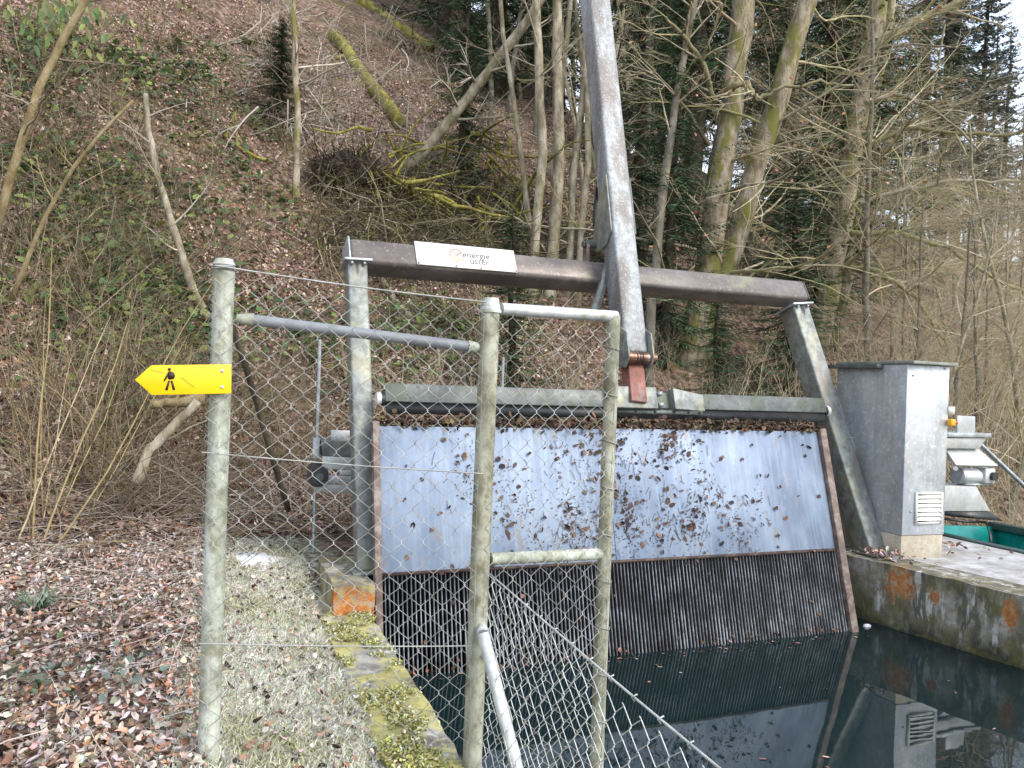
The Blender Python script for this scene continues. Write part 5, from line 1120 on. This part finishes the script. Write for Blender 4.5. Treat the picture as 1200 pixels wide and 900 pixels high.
# frosted short grass
mb = MB(); n = 125000; Pl = []
while len(Pl) < n:
    x = rnd.uniform(-.12, .62) if len(Pl) % 6 else rnd.uniform(-2.6, 0); y = 1.3+4.3*rnd.random()
    if noise.noise((x*3.1, y*3.1, 8.0)) + .35*noise.noise((x*11, y*11, 3)) < -.42 or (x < -.12 and noise.noise((x*4, y*4, 1.0)) < .12): continue
    h = H(x, y)
    if h < -.4: continue
    if x > .505: continue
    Pl.append((x, y, h-.004))
Pn = np.array(Pl); d = unit(np.stack([rng.normal(0,.7,n), rng.normal(0,.7,n), rng.uniform(.25,1.1,n)], 1)); Ls = rng.uniform(.014,.046,n)[:, None]; wv = unit(np.cross(d, rng.normal(0,1,(n,3))))*.0014
tip = Pn+d*Ls+np.array([[0,0,-.25]])*Ls*rng.random((n,1)); mid = Pn+d*Ls*.55
v = np.stack([Pn-wv, Pn+wv, mid+wv*.8, tip, mid-wv*.8], 1).reshape(-1,3); b = np.arange(n)[:, None]*5
nz = np.array([noise.noise((p_[0]*2.6, p_[1]*2.6, 31.0)) for p_ in Pl]); c2 = palette([(.48,.50,.31), (.56,.56,.40), (.42,.44,.27), (.58,.55,.42)], n, .2)
c = palette([(.70,.70,.56), (.76,.76,.66), (.52,.55,.36), (.80,.80,.74), (.60,.56,.42), (.84,.84,.84)], n, .18)
c = np.where((nz+rng.normal(0,.18,n) < -.14)[:, None], c2, c); mb.raw(v, b+np.array([[0,1,2,3,4]]), np.repeat(c, 5, 0)); tag(mb.build('frosty_grass', M['blades']), 'short frosted pale grass between fence and canal wall', 'grass', kind='stuff')
# dry stalks and twigs in the litter
mb = MB()
STK = [(.40,.31,.25), (.52,.45,.40), (.28,.20,.15), (.20,.14,.11), (.64,.61,.58), (.60,.55,.50)]
for k in range(3200):
    y = 1.8+4.6*rnd.random()**.6; x = rnd.uniform(-3.2, -.03 if rnd.random() < .9 else .5); h = H(x, y)
    if h < -.4: continue
    a = rnd.gauss(0, 1.1); L = rnd.uniform(.06,.45); limb(mb, Vector((x, y, h+rnd.uniform(.005,.06))), Vector((math.cos(a), math.sin(a), rnd.uniform(-.1,.35))), L, rnd.uniform(.0009,.0028), .0006, 5, .14, -.06, 3, twig_col(STK))
for k in range(2600):
    y = 4.9+4.5*rnd.random(); x = rnd.uniform(-4.2, 1.2+(y-5)*.8); h = H(x, y)
    if h < -.4: continue
    a = rnd.uniform(0,6.28); L = rnd.uniform(.2,1.0); limb(mb, Vector((x, y, h+rnd.uniform(.0,.15))), Vector((math.cos(a), math.sin(a), rnd.uniform(.0,.8))), L, rnd.uniform(.002,.006), .0012, 5, .14, -.06, 3, twig_col([(.20,.15,.115),(.27,.21,.165),(.15,.11,.085),(.34,.285,.235),(.24,.20,.11)]))
for k in range(3000):
    x, y = hillpt(); h = H(x, y); a = rnd.uniform(0,6.28); limb(mb, Vector((x, y, h+rnd.uniform(.0,.1))), Vector((math.cos(a), math.sin(a), rnd.uniform(.0,.9))), rnd.uniform(.25,1.1), rnd.uniform(.003,.007), .0015, 5, .12, -.05, 3, twig_col([(.20,.16,.13),(.28,.235,.195),(.15,.115,.09),(.36,.32,.28)]))
tag(mb.build('dry_stalks', M['twigs']), 'dry stalks and fallen twigs strewn over the leaf litter', 'twigs', kind='stuff')

mb = MB(); n = 11000; Pl = []
while len(Pl) < n:
    x, y = .50+.235*rnd.random(), rnd.uniform(1.2, 3.72)
    if noise.noise((x*6, y*5, 2.0))+.4*noise.noise((x*19, y*17, 9.0)) < rnd.uniform(.02,.3): continue
    Pl.append((x, y, -.085+rnd.uniform(-.002,.018)))
Pn = np.array(Pl); T, B, N = frames(np.tile([[0,0,1.]], (n,1)), .8); v, q_, c = leaf_quads(Pn, T, B, N, rng.uniform(.006,.018,n), rng.uniform(.004,.010,n), rng.uniform(0,.005,n), palette([(.44,.43,.14),(.35,.36,.10),(.52,.51,.25),(.28,.28,.09),(.60,.59,.40),(.33,.30,.17)], n)); mb.raw(v, q_, c)
tag(mb.build('wall_moss', M['blades']), 'yellow moss cushions growing on top of the low canal wall', 'moss', kind='stuff')
# ------------------------------------------------------------------ light, sky, camera
w = bpy.data.worlds.new('World'); bpy.context.scene.world = w; w.use_nodes = True; nt = w.node_tree
sky = nt.nodes.new('ShaderNodeTexSky'); sky.sky_type = 'NISHITA'; sky.sun_disc = False
SUN_EL, SUN_AZ = R(38), R(150)
sky.sun_elevation = SUN_EL; sky.sun_rotation = SUN_AZ; sky.air_density = 1.0; sky.dust_density = .9; sky.ozone_density = 1.0
tc = nt.nodes.new('ShaderNodeTexCoord'); cn = noise_n(nt, 2.2, 6, .6, tc.outputs['Generated']); cf = ramp_n(nt, cn.outputs[0], [(.36, .25), (.6, .6)])
nt.links.new(mix_n(nt, cf.outputs[0], sky.outputs[0], (7.8, 8.0, 8.3)), nt.nodes['Background'].inputs[0]); nt.nodes['Background'].inputs[1].default_value = .15
sl = bpy.data.lights.new('sun', 'SUN'); sl.energy = 1.4; sl.angle = R(22); sl.color = (1, .90, .76)
so = bpy.data.objects.new('sun', sl); C.objects.link(so)
sdv = Vector((math.sin(SUN_AZ)*math.cos(SUN_EL), math.cos(SUN_AZ)*math.cos(SUN_EL), math.sin(SUN_EL)))
so.rotation_euler = sdv.to_track_quat('Z', 'Y').to_euler(); so.location = sdv*30
cd = bpy.data.cameras.new('camera'); co = bpy.data.objects.new('camera', cd); C.objects.link(co)
cd.sensor_width = 36; cd.lens = FOC/1200*36; cd.clip_end = 2000; cd.clip_start = .05
mt = Matrix((cR, cU, -cF)).transposed().to_4x4(); mt.translation = CAM; co.matrix_world = mt
sc = bpy.context.scene; sc.camera = co
sc.view_settings.view_transform = 'Standard'; sc.view_settings.look = 'None'; sc.view_settings.gamma = 1; sc.view_settings.exposure = 1.08
sc.cycles.max_bounces = 6; sc.cycles.diffuse_bounces = 3; sc.cycles.glossy_bounces = 4; sc.cycles.transmission_bounces = 2; sc.cycles.use_denoising = True
